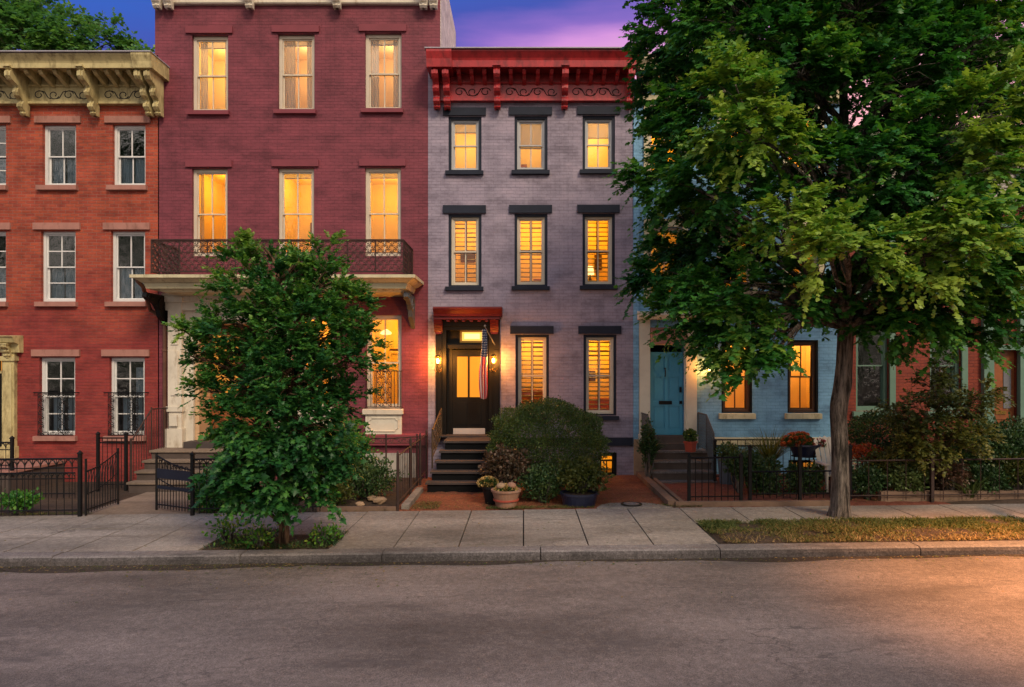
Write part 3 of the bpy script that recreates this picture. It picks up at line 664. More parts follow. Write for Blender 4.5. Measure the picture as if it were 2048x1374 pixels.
# cut upper wall openings by building a separate grid that spans the seam
wl = MB(); topops = [w[2] for w in wins if w[0] == 0]
za = fz(300)
A_ = wall_mesh(xL, xR, -1.0, za, D, [w[2] for w in wins if w[0] > 0 and w[2][3] < za] + [dop])
B_ = wall_mesh(xL, xR, za, fz(110), D, [(a, b, c, fz(110)) for a, b, c, d in topops])
C_ = wall_mesh(fx(310), fx(880), fz(110), ztop, D, [(a, b, fz(110), d) for a, b, c, d in topops], body=3.7)
def strip(mbx, x0, x1, z, keep):            # drop the reveal faces that would close an opening at the seam
    nf = []; nm = []
    for f in mbx.f:
        p = [mbx.v[i] for i in f]
        if all(abs(q[2]-z) < 1e-6 for q in p): continue
        nf.append(f)
    mbx.f = nf; mbx.mi = [0]*len(nf)
strip(B_, 0, 0, fz(110), 0); strip(C_, 0, 0, fz(110), 0)
for q in (A_, B_, C_): wl.add(q.v, q.f)
wl.build('wall', 'brick_maroon', H2); roof_slab(H2, fx(310), fx(880), D, 3.7, ztop); MB().box(xL+.01, xR-.01, D+3.72, D+9.9, fz(110)-.1, fz(110)).build('roof', 'roof', H2)
MB().box(fx(880), fx(880)+.02, D+.06, D+3.7, fz(110), ztop).build('side_wall', 'brick_white', H2)
for ri, ci, (a, b, c, d) in wins:
    kw = dict(frame='ivory', fw=.075, upper=(1,0), lower=(1,0), lm='maroonstone', sm='maroonstone', mid=.49)
    if ri < 2: kw['lintel'] = (a-.14, b+.12, d+.03, d+.03+.165)
    if ri == 0:
        kw['sill'] = (a-.08, b+.05, c-.12, c); kw['col'] = (1,.68,.62)
        kw['power'] = (44, 28, 22)[ci]; kw['wall'] = 'roomwarm' if ci else 'roomwall'
        kw['cover'] = [[('curtain', 0, .26, 0, 1, 'sheer', 3), ('curtain', .86, 1, 0, 1, 'sheer', 2), ('shade', .93, 'sheer')],
                       [('curtain', 0, .36, 0, 1, 'sheer', 5), ('curtain', .73, 1, 0, 1, 'sheer', 4), ('shade', .95, 'sheer')],
                       [('curtain', 0, .28, 0, 1, 'sheer', 4), ('curtain', .76, 1, 0, 1, 'sheer', 4), ('shade', .95, 'sheer')]][ci]
    elif ri == 1:
        kw['col'] = (1,.50,.10) if ci == 0 else (1,.57,.20); kw['power'] = (46, 46, 46)[ci]
        kw['cover'] = [[('curtain', .0, .12, 0, 1, 'sheer', 2)], [('shade', .95, 'sheer')], [('shade', .95, 'sheer')]][ci]
        kw['furn'] = [[('doorway', .35, .75, .12, 'lightwood'), ('cupboard', .75, .40, .3, 'wood')], [('picture', .1, .55, .12, .16)], [('picture', .9, .4, .1, .15)]][ci]
        kw['depth'] = 2.2
    else:
        kw['col'] = (1,.52,.10); kw['power'] = 60; kw['depth'] = 2.4; kw['furn'] = [('doorway', .45, .62, .30, 'roomwarm'), ('picture', .15, .66, .14, .05)]
    make_window(H2, a, b, c, d, **kw)
# white sill and panel below the ground-floor windows
for (a, b) in ((733, 803), (598, 668)):
    w_ = MB(); w_.prism_x([(D-.12, fz(828)), (D-.13, fz(819)), (D+.03, fz(817)), (D+.03, fz(828))], fx(a-6), fx(b+4)); w_.box(fx(a-1), fx(b+1), D-.06, D+.02, fz(868), fz(828)-.001)
    ap = w_.build('apron', 'offwhite', H2)
    f_ = MB(); y = D-.07; x0, x1, z0, z1 = fx(a+6), fx(b-6), fz(862), fz(836)
    f_.tube([(x0+.08,y,z0),(x1-.08,y,z0),(x1-.05,y,z0+.05),(x1,y,z0+.08),(x1,y,z1-.06),(x1-.05,y,z1-.04),(x1-.06,y,z1),(x0+.06,y,z1),(x0+.05,y,z1-.04),(x0,y,z1-.06),(x0,y,z0+.08),(x0+.05,y,z0+.05),(x0+.08,y,z0)], .014, 6)
    f_.build('panel_moulding', 'offwhite', ap)
# iron guard in the lit window
a, b, c, d = rect(733, 803, 630, 817); gy = D-.06; zt = fz(742)
gd = lattice(a+.26, b-.24, c+.04, zt, gy, .12, .009)
q = lattice(a+.30, b-.28, zt, zt+.16, gy, .10, .008); gd.add(q.v, q.f)
gd.tube([(a-.02, gy, zt), (b+.02, gy, zt)], .012, 4); gd.tube([(a-.02, gy, c+.04), (b+.02, gy, c+.04)], .012, 4)
for xx in (a+.02, a+.12, a+.22, a+.26, b-.24, b-.16, b-.08, b-.01): gd.tube([(xx, gy, c+.04), (xx, gy, zt)], .009, 4)
for xx in (a-.02, b+.02): gd.tube([(xx, gy, zt), (xx, D+.02, zt)], .012, 4); gd.tube([(xx, gy, c+.04), (xx, D+.02, c+.04)], .012, 4)
gd.build('window_guard', 'rust_iron', H2)
ch = thing('chandelier', 'small glowing chandelier inside the lit ground-floor window of the maroon house', 'ceiling lamp', (fx(757), D+.9, fz(658)))
cz = fz(662); MB().tube([(fx(757), D+.9, cz+.08), (fx(757), D+.9, fz(628))], .008, 6).build('rod', 'brass', ch)
MB().lathe([(.02,.10),(.13,.02),(.15,-.01),(.12,-.04),(.02,-.05)], fx(757), D+.9, cz, 16).build('lamp_shade', 'lampshade', ch)
# top cornice (only its foot is in view)
c = MB(); c.prism_x([(D+.02, fz(11)), (D-.09, fz(11)), (D-.11, fz(9)), (D-.11, fz(2)), (D-.16, fz(-1)), (D-.16, fz(-60)), (D-.75, fz(-70)), (D-.85, fz(-100)), (D+.02, fz(-100))], fx(312), fx(872))
co = c.build('cornice', 'offwhite', H2)
for px in (322, 345, 505, 678, 849, 869):
    for q, sx in ((0, 0),):
        b_ = bracket_mb(fx(px), .17, fz(-70), 1.15, .55, D-.10)
        # carved leaf foot, drooping
        for s_ in range(5):
            xx = fx(px)+(.03*(s_-2)); b_.tube([(xx, D-.18, fz(-4)), (xx+.012*(s_-2), D-.24, fz(10)), (xx*1+.006*(s_-2), D-.20, fz(19)), (xx, D-.13, fz(24))], [.03, .035, .028, .008], 5)
        b_.build('bracket', 'offwhite', co)
# balcony: moulded slab over the entrance, iron rail
Yb = D-1.35
def bX(px): return X(px, Yb)
def bZ(py): return Z(py, Yb)
sb_ = MB()
def cyma(y0, y1, z0, z1, n=6):
    return [(y0+(y1-y0)*(i/n), z0+(z1-z0)*(.5-.5*math.cos(math.pi*i/n))) for i in range(n+1)]
x0, x1 = bX(262), bX(843)
# three stacked layers, each a frustum so that the ends slope in too
def layer(mb, z1, o1, z0, o0, x0, x1, yb=D+.02):
    v = [(x0-o0, Yb-o0+.25, z0), (x1+o0, Yb-o0+.25, z0), (x1+o0, yb, z0), (x0-o0, yb, z0), (x0-o1, Yb-o1+.25, z1), (x1+o1, Yb-o1+.25, z1), (x1+o1, yb, z1), (x0-o1, yb, z1)]
    mb.add(v, [(0,3,2,1),(4,5,6,7),(0,1,5,4),(1,2,6,5),(2,3,7,6),(3,0,4,7)])
sx0, sx1 = bX(300), bX(806)
zt = bZ(549)
sq = sx0-.18; layer(sb_, zt, .27, zt-.07, .27, sq, sx1); layer(sb_, zt-.075, .22, zt-.16, .10, sq, sx1); layer(sb_, zt-.165, .07, zt-.29, .03, sq, sx1); layer(sb_, zt-.295, -.02, zt-.36, -.10, sx0, sx1)
bal = sb_.build('balcony', 'cream', H2)
ry0 = Yb+.05; rz0, rz1 = zt+.04, bZ(479)
def rail_map(u, z):                      # u runs along the front, then back along the right return, then the left one
    L = sx1-sx0
    if u < 0: return (sx0, ry0-u, z)
    if u > L: return (sx1, ry0+(u-L), z)
    return (sx0+u, ry0, z)
L = sx1-sx0; dep = D-ry0-.03
for nm, (a, b) in {'front': (0, L), 'right': (L, L+dep), 'left': (-dep, 0)}.items():
    pm = lattice(a, b, rz0+.04, rz1-.03, 0, .085, .0075, map_=rail_map)
    for zz, rr in ((rz1, .018), (rz1-.03, .010), (rz0+.03, .016), (rz0+(rz1-rz0)*.62, .008)): pm.tube([rail_map(a+1e-4, zz), rail_map(b-1e-4, zz)], rr, 6)
    n = max(2, round((b-a)/.62))
    for i in range(n+1): u = a+1e-4+(b-a-2e-4)*i/n; pm.tube([rail_map(u, rz0), rail_map(u, rz1)], .014, 4)
    pm.build('railing_panel', 'rust_iron', bal)
# scrolled supports under the balcony
def scroll_support(xc, mat, flip=1):
    b_ = MB(); zt_ = zt-.36; pts = []
    prof = [(D, zt_), (Yb+.35, zt_), (Yb+.32, zt_-.10), (Yb+.55, zt_-.16), (Yb+.75, zt_-.24), (Yb+.88, zt_-.36), (Yb+.95, zt_-.52), (Yb+1.10, zt_-.60), (D, zt_-.78)]
    b_.prism_x(prof, xc-.05, xc+.05)
    for s_ in (-.055, .055):
        pts = [(xc+s_, D-.35+.25*math.cos(t)*(1-t/9), zt_-.25+.22*math.sin(t)*(1-t/9)) for t in [q*.45 for q in range(16)]]; b_.tube(pts, .022, 5)
        pts = [(xc+s_, D-.85+.14*math.cos(t)*(1-t/9), zt_-.10+.10*math.sin(t)*(1-t/9)) for t in [q*.45 for q in range(16)]]; b_.tube(pts, .018, 5)
    return b_.build('bracket', mat, bal)
scroll_support(fx(335)-.0, 'iron'); scroll_support(fx(826), 'slate')
# cream classical door surround
a, b, c, d = dop
e = MB()
for px0, px1 in ((345, 372), (556, 584)):
    X0, X1 = fx(px0), fx(px1)
    e.box(X0, X1, D-.22, D+.02, .68, fz(600)); e.box(X0-.04, X1+.04, D-.27, D+.02, .68, fz(856)); e.box(X0-.03, X1+.03, D-.26, D+.02, fz(822), fz(812)); e.box(X0-.05, X1+.05, D-.28, D+.02, fz(606), fz(596))
    for p0, p1 in ((806, 770), (760, 700), (690, 650), (640, 615)):
        pass
    e.box(X0+.08, X1-.08, D-.245, D-.215, fz(790), fz(702)); e.box(X0+.08, X1-.08, D-.245, D-.215, fz(690), fz(640)); e.box(X0+.07, X1-.07, D-.295, D-.265, fz(850)-.0, fz(829))
    e.lathe([(.0,0),(.09,0),(.07,.03),(.03,.04),(0,.03)], 0, 0, 0, 10) if False else None
e.box(fx(372), a, D-.08, D+.02, .68, d+.25); e.box(b, fx(556), D-.08, D+.02, .68, d+.25)
e.box(a, b, D-.08, D+.02, d, d+.25)
e.prism_x([(D+.02, fz(622)), (D-.20, fz(622)), (D-.20, fz(606)), (D-.24, fz(604)), (D-.24, fz(594)), (D-.30, fz(590)), (D+.02, fz(586))], fx(335), fx(594))
sur = e.build('door_surround', 'offwhite', H2)
j = MB(); j.box(a, a+.10, D+.005, D+.6, .85, d); j.box(b-.10, b, D+.005, D+.6, .85, d); j.box(a+.10, b-.10, D+.005, D+.6, d-.10, d); j.build('door_jamb', 'lightwood', sur)
dr = MB(); dr.box(a+.10, b-.10, D+.60, D+.66, .85, d-.10)
xm = (a+b)/2
for s0, s1 in ((a+.16, xm-.04), (xm+.04, b-.16)):
    dr.box(s0, s1, D+.575, D+.601, .95, 1.45); dr.box(s0, s1, D+.575, D+.601, 1.55, 1.75)
do = dr.build('door', 'wood', H2)
MB().box(xm+.05, b-.18, D+.585, D+.599, 1.85, d-.35).build('door_glass', 'frost_dim', do); MB().box(a+.18, xm-.05, D+.585, D+.599, 1.85, d-.35).build('door_glass', 'frost_dim', do)
# stoop: threshold, landing and three steps spreading to the left
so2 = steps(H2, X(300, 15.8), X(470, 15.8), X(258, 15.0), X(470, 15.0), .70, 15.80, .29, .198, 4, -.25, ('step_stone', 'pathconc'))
MB().box(fx(385), fx(556), D-.45, D+.02, .70, .85).build('threshold', 'step_tread', so2)
# stoop hand rail
r_ = MB(); xs_ = fx(333)
tp = [(xs_+.18, D-.15, .70), (X(303, 15.9), 15.9, .70), (X(262, 15.15), 15.15, .12)]
tpz = [1.65, 1.65, .98]
r_.tube([(p[0], p[1], z) for p, z in zip(tp, tpz)], .018, 5)
for i in range(9): u = i/8; p0 = Vector(tp[0]).lerp(Vector(tp[1]), u); r_.tube([p0, (p0.x, p0.y, 1.65)], .009, 4)
for i in range(9): u = i/8; p0 = Vector(tp[1]).lerp(Vector(tp[2]), u); r_.tube([(p0.x, p0.y, p0.z-.05), (p0.x, p0.y, 1.65+(.98-1.65)*u)], .009, 4)
p = tp[2]; r_.tube([(p[0], p[1], -.2), (p[0], p[1], 1.05)], .03, 4); p = tp[1]; r_.tube([(p[0], p[1], .6), (p[0], p[1], 1.70)], .02, 4)
tr_ = thing('stoop_railing', 'rusty iron hand rail down the left side of the maroon house stoop', 'railing', (X(303, 15.9), 15.9, .7)); r_.build('rail', 'rust_iron', tr_)
MB().tube([(xs_+.18, D-.15, 1.65), (xs_+.24, D-.15, 1.68), (xs_+.25, D-.15, 1.62), (xs_+.22, D-.15, 1.60)], .014, 5).build('scroll_end', 'rust_iron', tr_)
# water table, plaster base
w_ = MB(); w_.prism_x([(D+.02, fz(890)), (D-.10, fz(890)), (D-.10, fz(870)), (D+.02, fz(866))], fx(590), xR-.005); w_.build('water_table', 'maroonstone', H2)
MB().box(fx(590), fx(832), D-.06, D+.02, -.3, fz(906)).build('plaster_base', 'plaster', H2)
# downpipe from the balcony corner
dp = MB(); ex, ez = bX(266)+.02, zt-.03
dp.tube([(ex, Yb+.1, ez), (ex+.01, Yb+.12, ez-.10), (ex+.06, Yb+.25, ez-.20), (fx(312), D-.25, fz(622)), (fx(329), D-.09, fz(636)), (fx(333), D-.08, fz(650)), (fx(333), D-.08, .1)], .045, 8)
for z in (3.0, 1.6): dp.lathe([(.052,0),(.06,.01),(.06,.05),(.052,.06)], fx(333), D-.08, z, 10)
dp.build('downpipe', 'copper', H2)

# ================================================================== lilac house
H3 = thing('lilac_house', 'narrow lilac painted brick row house with red cornice and charcoal window trim', 'house', (0, D, 0))
xL, xR = fx(856), fx(1266); xL += .003
wins = []
for i, (a, b) in enumerate(((897, 963), (1029, 1095), (1165, 1230))):
    wins.append((0, i, rect(a, b, 233-i, 342-i))); wins.append((1, i, rect(a, b, 428-.5*i, 573-i)))
    if i: wins.append((2, i, rect(a+2, b+3, 669, 833-i)))
dop = rect(884, 986, 652, 876); bop = rect(1196, 1234, 905, 955)
wl = wall_mesh(xL, xR, -1.0, fz(110), D-.004, [w[2] for w in wins] + [dop, bop], th=.28); wl.build('wall', 'brick_purple', H3); roof_slab(H3, xL, xR, D, 10, fz(110))
for ri, ci, (a, b, c, d) in wins:
    kw = dict(frame='greyframe' if ri < 1 else 'ivory', fw=.05, casing='navy', cw=.065, upper=(1,0), lower=(1,0), lm='navy', sm='navy')
    kw['lintel'] = (a-.13, b+.11, d+.015, d+.015+.19); kw['sill'] = (a-.07, b+.05, c-.115, c-.0)
    if ri == 0:
        kw['col'] = (1,.64,.50); kw['power'] = (30, 22, 40)[ci]
        kw['cover'] = [[('shade', .84, 'shade')], [('shade', .48, 'shade', 0, 4)], [('shade', .70, 'shade')]][ci]
        kw['furn'] = [[('cupboard', .1, .35, .1, 'wood')], [('doorway', .2, .5, .02, 'wood')], None][ci]
    elif ri == 1:
        kw['col'] = [(1,.53,.20), (1,.50,.06), (1,.46,.06)][ci]; kw['power'] = (36, 46, 46)[ci]; kw['cover'] = [('shutter', .006)]
        kw['furn'] = [[('picture', .35, .62, .2, .16)], [('cupboard', .85, .18, .12, 'wood')], [('picture', .85, .5, .1, .2)]][ci]
    else:
        kw['col'] = (1,.50,.10); kw['power'] = 50; kw['cover'] = [('shutter', .006)]
        kw['furn'] = [[('doorway', .25, .72, .02, 'roomwarm'), ('cupboard', .5, .28, .35, 'wood')], [('picture', .45, .48, .12, .14), ('cupboard', .6, .14, .4, 'clay')]][ci-1]
    make_window(H3, a, b, c, d, **kw)
make_window(H3, *bop, frame='black', fw=.07, upper=(0,0), lower=(1,0), mid=.7, col=(1,.5,.1), power=22)
cornice(H3, fx(872), fx(1266), Z(99, D-.72), fz(204), .62, 'red', [-2.09, -1.84, -.63, .99, 2.55], crown=.20, fascia=.15, bh=.88, bw=.15, ends=(.14, .05), modn=lambda w: 3 if w < 1.4 else 4, scrollmat='black', endblock=((-2.27, -1.68),), cap='tin')
# charcoal band and base
MB().box(fx(975), xR-.01, D-.05, D+.02, fz(891), fz(875)).build('water_table', 'navy', H3)
# entrance: panelled dark surround, hood, door, transom
a, b, c, d = dop
zL = .95
e = MB(); e.box(fx(872), a, D-.06, D+.02, zL-.1, fz(636)); e.box(b, fx(1000), D-.06, D+.02, zL-.1, fz(636)); e.box(a, b, D-.06, D+.02, d, fz(636))
e.box(fx(876), a-.02, D-.085, D-.055, zL+.1, fz(700)); e.box(b+.02, fx(996), D-.085, D-.055, zL+.1, fz(700))
e.box(fx(876)+.09, a+.0, D+.0, D+.35, zL, d) if False else None
e.box(a, a+.10, D+.003, D+.32, zL, d); e.box(b-.10, b, D+.003, D+.32, zL, d); e.box(a+.10, b-.10, D+.003, D+.32, d-.10, d)
e.box(a+.10, b-.10, D+.10, D+.30, fz(697), fz(689)); e.box(a+.10, b-.10, D+.16, D+.30, fz(689), fz(686))
e.box(fx(872)-.03, fx(1000)+.03, D-.14, D-.061, zL-.1, zL+.16) if False else None
sur = e.build('door_surround', 'black', H3)
MB().box(a+.10, b-.10, D+.30, D+.34, fz(697), d-.09).build('transom_panel', 'black', sur)
tf = MB(); x0, x1, z0, z1 = fx(918), fx(967), fz(685), fz(659)
for q in ((x0, x0+.05, z0, z1), (x1-.05, x1, z0, z1), (x0+.05, x1-.05, z0, z0+.05), (x0+.05, x1-.05, z1-.05, z1)): tf.box(q[0], q[1], D+.22, D+.30, q[2], q[3])
tfo = tf.build('transom_frame', 'brass', sur); MB().box(x0+.05, x1-.05, D+.27, D+.29, z0+.05, z1-.05).build('transom_glass', 'frost_hot', tfo); MB().box(x0+.11, x1-.11, D+.255, D+.266, z0+.10, z1-.09).build('lamp_glow', 'lampshade', tfo)
dd = MB(); x0, x1 = fx(903), fx(971); dd.box(a+.10, x0, D+.20, D+.30, zL, fz(697)); dd.box(x1, b-.10, D+.20, D+.30, zL, fz(697))
zg0, zg1 = fz(795), fz(713)
g = [(fx(912), fx(934)), (fx(938), fx(960))]
g_ = g; 
dd.box(x0, g[0][0], D+.22, D+.28, zL+.02, fz(699)); dd.box(g[1][1], x1, D+.22, D+.28, zL+.02, fz(699)); dd.box(g[0][0], g[1][1], D+.22, D+.28, zg1, fz(699)); dd.box(g[0][0], g[1][1], D+.22, D+.28, zL+.02, zg0); dd.box(g[0][1], g[1][0], D+.22, D+.28, zg0, zg1)
for s0, s1 in ((fx(910), fx(934)), (fx(939), fx(962))):
    dd.box(s0+.02, s1-.02, D+.205, D+.221, fz(850), fz(806))
do = dd.build('door', 'black', H3)
for s0, s1 in g: MB().box(s0, s1, D+.245, D+.255, zg0, zg1).build('door_glass', 'frost', do)
MB().box(fx(903)+.02, fx(969), D+.20, D+.218, zL+.025, fz(858)).build('kick_plate', 'kick', do)
MB().lathe([(0,0),(.03,0),(.035,.03),(.0,.06)], 0, 0, 0, 8).build('door_knob', 'brass', do).location = (fx(965), D+.18, 1.95)
def g(x): return .012*x
hd = MB(); hd.prism_x([(D+.02, fz(634)), (D-.36, fz(634)), (D-.38, fz(630)), (D-.46, fz(624)), (D-.50, fz(620)), (D-.50, fz(617)), (D+.02, fz(615))], X(866, D-.45), X(1004, D-.45))
hd.prism_x([(D+.02, fz(640)), (D-.30, fz(640)), (D-.30, fz(634)-.002), (D+.02, fz(634)-.002)], fx(870), fx(1000))
hood = hd.build('door_hood', 'hoodred', H3)
for px in (878, 989):
    b_ = MB(); x0, x1 = fx(px-8), fx(px+8)
    for i in range(5):
        z = fz(641)-.06*i; b_.prism_x([(D-.05, z), (D-.30+.035*i, z), (D-.26+.035*i, z-.052), (D-.05, z-.052)], x0, x1)
    b_.box(x0+.02, x1-.02, D-.12, D-.05, fz(668), fz(664)); b_.build('bracket', 'hoodred', hood)
dn = MB()
for i in range(7): xx = fx(895)+.19*i*.98; dn.box(xx, xx+.07, D-.26, D-.061, fz(644), fz(640)-.001)
dn.build('dentils', 'hoodred', hood)
# stoop
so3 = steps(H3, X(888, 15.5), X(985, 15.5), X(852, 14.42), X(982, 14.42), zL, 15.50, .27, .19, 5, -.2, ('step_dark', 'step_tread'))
MB().box(fx(873), fx(1000), D-.30, D+.16, zL, zL+.03).build('threshold', 'step_tread', so3)
gd = thing('stoop_railing', 'short bronze lattice rail on the left of the black stoop of the lilac house', 'railing', (fx(873), 16.0, zL))
xr_ = X(882, 15.9)-.06
mp = lambda u, z: (xr_-.10*u, D-.15-u, z - .45*u)
pm = lattice(0, .95, 1.05, 1.55, 0, .13, .011, map_=mp)
pm.tube([mp(0,1.62), mp(.5,1.62), mp(.95, 1.62)], .022, 5); pm.tube([mp(0,1.0), mp(.95,1.0)], .016, 5); pm.tube([mp(0, .95), mp(0, 1.62)], .02, 5); pm.tube([mp(.95, .75), mp(.95, 1.62)], .02, 5); pm.build('lattice_panel', 'bronze', gd)
# wall lanterns
def lantern(px, py, label, power, yo=.20, s=1.0, cat='wall lamp', yface=D-.06):
    x_, z_ = fx(px), fz(py); t_ = thing('wall_lantern', label, cat, (x_, yface, z_), 'lit wall lanterns beside front doors')
    MB().lathe([(0,0),(.05*s,0),(.05*s,.015),(0,.02)], 0, 0, 0, 12).build('back_plate', 'brass', t_)
    bp = [o for o in t_.children][0]; bp.matrix_parent_inverse = Matrix.Identity(4); bp.rotation_euler = (R(90), 0, 0); bp.location = (0, 0, -.22*s)
    y = yface-yo
    MB().tube([(x_, yface, z_-.22*s), (x_, y+.06, z_-.26*s), (x_, y, z_-.20*s), (x_, y, z_-.08*s)], .010, 6).tube([(x_-.09*s, y, z_-.20*s), (x_-.05*s, y, z_-.27*s), (x_, y, z_-.22*s), (x_+.05*s, y, z_-.27*s), (x_+.09*s, y, z_-.20*s)], .009, 5).build('arm', 'brass', t_)
    MB().lathe([(.0,-.09),(.04*s,-.085),(.045*s,-.06),(.02*s,-.055),(0,-.05)], x_, y, z_, 12).build('cup', 'brass', t_)
    MB().lathe([(0,-.05),(.014,-.04),(.024,0),(.016,.03),(0,.055)], x_, y, z_, 12).build('bulb', 'bulb', t_, smooth=True)
    cg = MB()
    for i in range(6): a_ = i*math.pi/3; cg.tube([(x_+.045*s*math.cos(a_), y+.045*s*math.sin(a_), z_-.06), (x_+.075*s*math.cos(a_), y+.075*s*math.sin(a_), z_+.09*s)], .004, 3)
    cg.lathe([(.078*s,.085*s),(.085*s,.095*s),(.03*s,.15*s),(0,.16*s)], x_, y, z_, 12).build('cage', 'brass', t_)
    p = point('lantern_light', (x_, y, z_-.0), power*1.15, (1,.36,.045), .075); p.parent = t_; p.matrix_parent_inverse = PINV(t_)
    return t_
lantern(880, 722, 'glowing brass wall lantern between the maroon house and the black front door', 130, yo=.36)
lantern(988, 721, 'glowing brass wall lantern beside the flag, right of the black front door', 100, yo=.36)

# flag hanging limp from a short pole on the surround
fl = thing('hanging_flag', 'limp red, white and blue striped flag hanging beside the black front door', 'flag', (fx(968), D-.3, fz(655)))
MB().tube([(fx(990), D-.06, fz(690)), (fx(972), D-.42, fz(656))], .012, 6).build('pole', 'silver', fl)
MB().lathe([(0,0),(.028,.02),(.028,.04),(0,.06)], fx(972), D-.42, fz(656), 8).build('finial', 'silver', fl)
fm = NT('flag_cloth'); uvn = fm.n('ShaderNodeUVMap'); sx = fm.n('ShaderNodeSeparateXYZ'); fm.l(uvn.outputs[0], sx.inputs[0])
st_ = fm.ramp(fm.math('FRACT', fm.math('MULTIPLY', sx.outputs[0], 6.5)), [(.0, (.48,.035,.045)), (.499, (.48,.035,.045)), (.5, (.62,.50,.48)), (1, (.62,.50,.48))])
vo = fm.n('ShaderNodeTexVoronoi'); vo.inputs['Scale'].default_value = 26; vo.inputs['Randomness'].default_value = .25; mp_ = fm.n('ShaderNodeMapping'); mp_.inputs['Scale'].default_value = (.7, 1.1, 1); fm.l(uvn.outputs[0], mp_.inputs[0]); fm.l(mp_.outputs[0], vo.inputs['Vector'])
star = fm.ramp(vo.outputs['Distance'], [(0, (.6,.6,.6)), (.26, (.6,.6,.6)), (.30, (.03,.035,.10)), (1, (.03,.035,.10))])
top_ = fm.math('GREATER_THAN', sx.outputs[1], .60); fm.base(fm.mix(top_, st_, star), .8, .2); M['flag'] = fm.m
vs, uv, fs = [], [], []; nu, nv = 26, 40; x0, yy, z0, z1 = fx(970), D-.38, fz(793), fz(660)
for j in range(nv+1):
    v_ = j/nv; z = z1+(z0-z1)*v_
    wd = .050+.070*min(1, v_*1.6) - .03*max(0, v_-.85)/.15; 
    for i in range(nu+1):
        u = i/nu; t_ = u*2*math.pi*2.6
        vs.append((x0+(u-.5)*2*wd+.018*math.sin(t_+v_*2)-.02*v_ + .012*math.sin(v_*7), yy+.045*math.cos(t_+v_*1.4)*(.5+v_*.6), z - .05*math.sin(u*3.14)*v_)); uv.append((u, 1-v_))
for j in range(nv):
    for i in range(nu): q = j*(nu+1)+i; fs.append((q, q+1, q+nu+2, q+nu+1))
me = bpy.data.meshes.new('cloth'); me.from_pydata(vs, [], fs); ul = me.uv_layers.new(name='UVMap')
for l in me.loops: ul.data[l.index].uv = uv[l.vertex_index]
me.materials.append(M['flag']); me.polygons.foreach_set('use_smooth', [True]*len(fs)); o = bpy.data.objects.new('cloth', me); C.objects.link(o); o.parent = fl; o.matrix_parent_inverse = PINV(fl)

# table lamp behind the shutters of the upper right window
tl = thing('table_lamp', 'glowing white table lamp behind the louvres of a middle-floor lilac house window', 'lamp', (fx(1186), D+.75, fz(560)))
zb = fz(545); MB().lathe([(.07,-.25),(.07,-.23),(.02,-.2),(.05,-.1),(.015,0),(.012,.05)], fx(1186), D+.75, zb, 12).build('base', 'darkwood', tl)
MB().lathe([(.11,.05),(.075,.26)], fx(1186), D+.75, zb, 16).build('lamp_shade', 'lampshade', tl)
p_ = point('lamp_light', (fx(1186), D+.75, zb+.15), 6, (1,.7,.3), .08); p_.parent = tl; p_.matrix_parent_inverse = PINV(tl)
MB().box(fx(1186)-.3, fx(1186)+.3, D+.55, D+.95, zb-.62, zb-.25).build('side_table', 'wood', tl)

# ================================================================== blue house
H4 = thing('blue_house', 'sky blue painted brick row house with cream trim, behind the big street tree', 'house', (5.2, D, .05))
xL, xR = fx(1266)+.003, fx(1682)
wins = []
for i, (a, b) in enumerate(((1297, 1365), (1443, 1505), (1575, 1637))):
    wins.append((0, i, rect(a, b, 228, 345))); wins.append((1, i, rect(a, b, 455, 590)))
    if i: wins.append((2, i, rect(a, b, 680, 826)))
dop = rect(1299, 1368, 690, 872); bop = rect(1577, 1642, 920, 955)
wl = wall_mesh(xL, xR, -1.0, fz(160), D, [w[2] for w in wins] + [dop, bop]); wl.build('wall', 'brick_blue', H4); roof_slab(H4, xL, xR, D, 10, fz(160))
for ri, ci, (a, b, c, d) in wins:
    kw = dict(frame='ivory' if ri < 2 else 'darkwood', fw=.06, upper=(1,0), lower=(1,0), col=(1,.52,.14), power=46, casing='black' if ri == 2 else None, cw=.045)
    kw['sill'] = (a-.07, b+.05, c-.15, c); kw['sm'] = 'cream'; kw['lm'] = 'cream'
    if ri < 2: kw['lintel'] = (a-.12, b+.10, d+.01, d+.2)
    if ri == 2: kw['furn'] = [[], [('picture', .3, .55, .12, .16), ('cupboard', .15, .15, .2, 'darkwood')]][ci-1]; kw['wall'] = 'roomwarm'; kw['depth'] = 1.3
    if ri == 1: kw['power'] = 12
    w = make_window(H4, a, b, c, d, **kw)
    if ri < 2:
        for q0, q1 in ((a-.12, a), (b, b+.12)): MB().box(q0, q1, D-.05, D+.02, c, d+.01).build('side_trim', 'cream', w)
make_window(H4, *bop, frame='black', fw=.05, upper=(3,0), lower=(3,0), mid=.5, col=(1,.55,.2), power=14, wall='roomwarm')
# cream cornice with blue oval plaques
c = MB(); c.prism_x([(D+.02, fz(150)), (D-.55, fz(150)), (D-.50, fz(164)), (D-.10, fz(170)), (D-.10, fz(202)), (D-.16, fz(205)), (D+.02, fz(208))], fx(1273), xR-.02); c.prism_x([(D+.02, fz(128)), (D-.62, fz(130)), (D-.60, fz(140)), (D-.50, fz(150)+.002), (D+.02, fz(150)+.002)], fx(1271), xR)
co = c.build('cornice', 'cream', H4)
for i in range(4):
    xc = fx(1310+i*92); o_ = MB(); vs = [(xc+.27*math.cos(t), D-.115, fz(184)+.11*math.sin(t)) for t in [q*2*math.pi/20 for q in range(20)]]
    o_.add(vs+[(x, D-.09, z) for x, _, z in vs], [tuple(range(20)), tuple(range(20, 40))[::-1]]+[(i_, i_+20, (i_+1) % 20+20, (i_+1) % 20) for i_ in range(20)]); o_.build('oval_plaque', 'bluedoor', co)
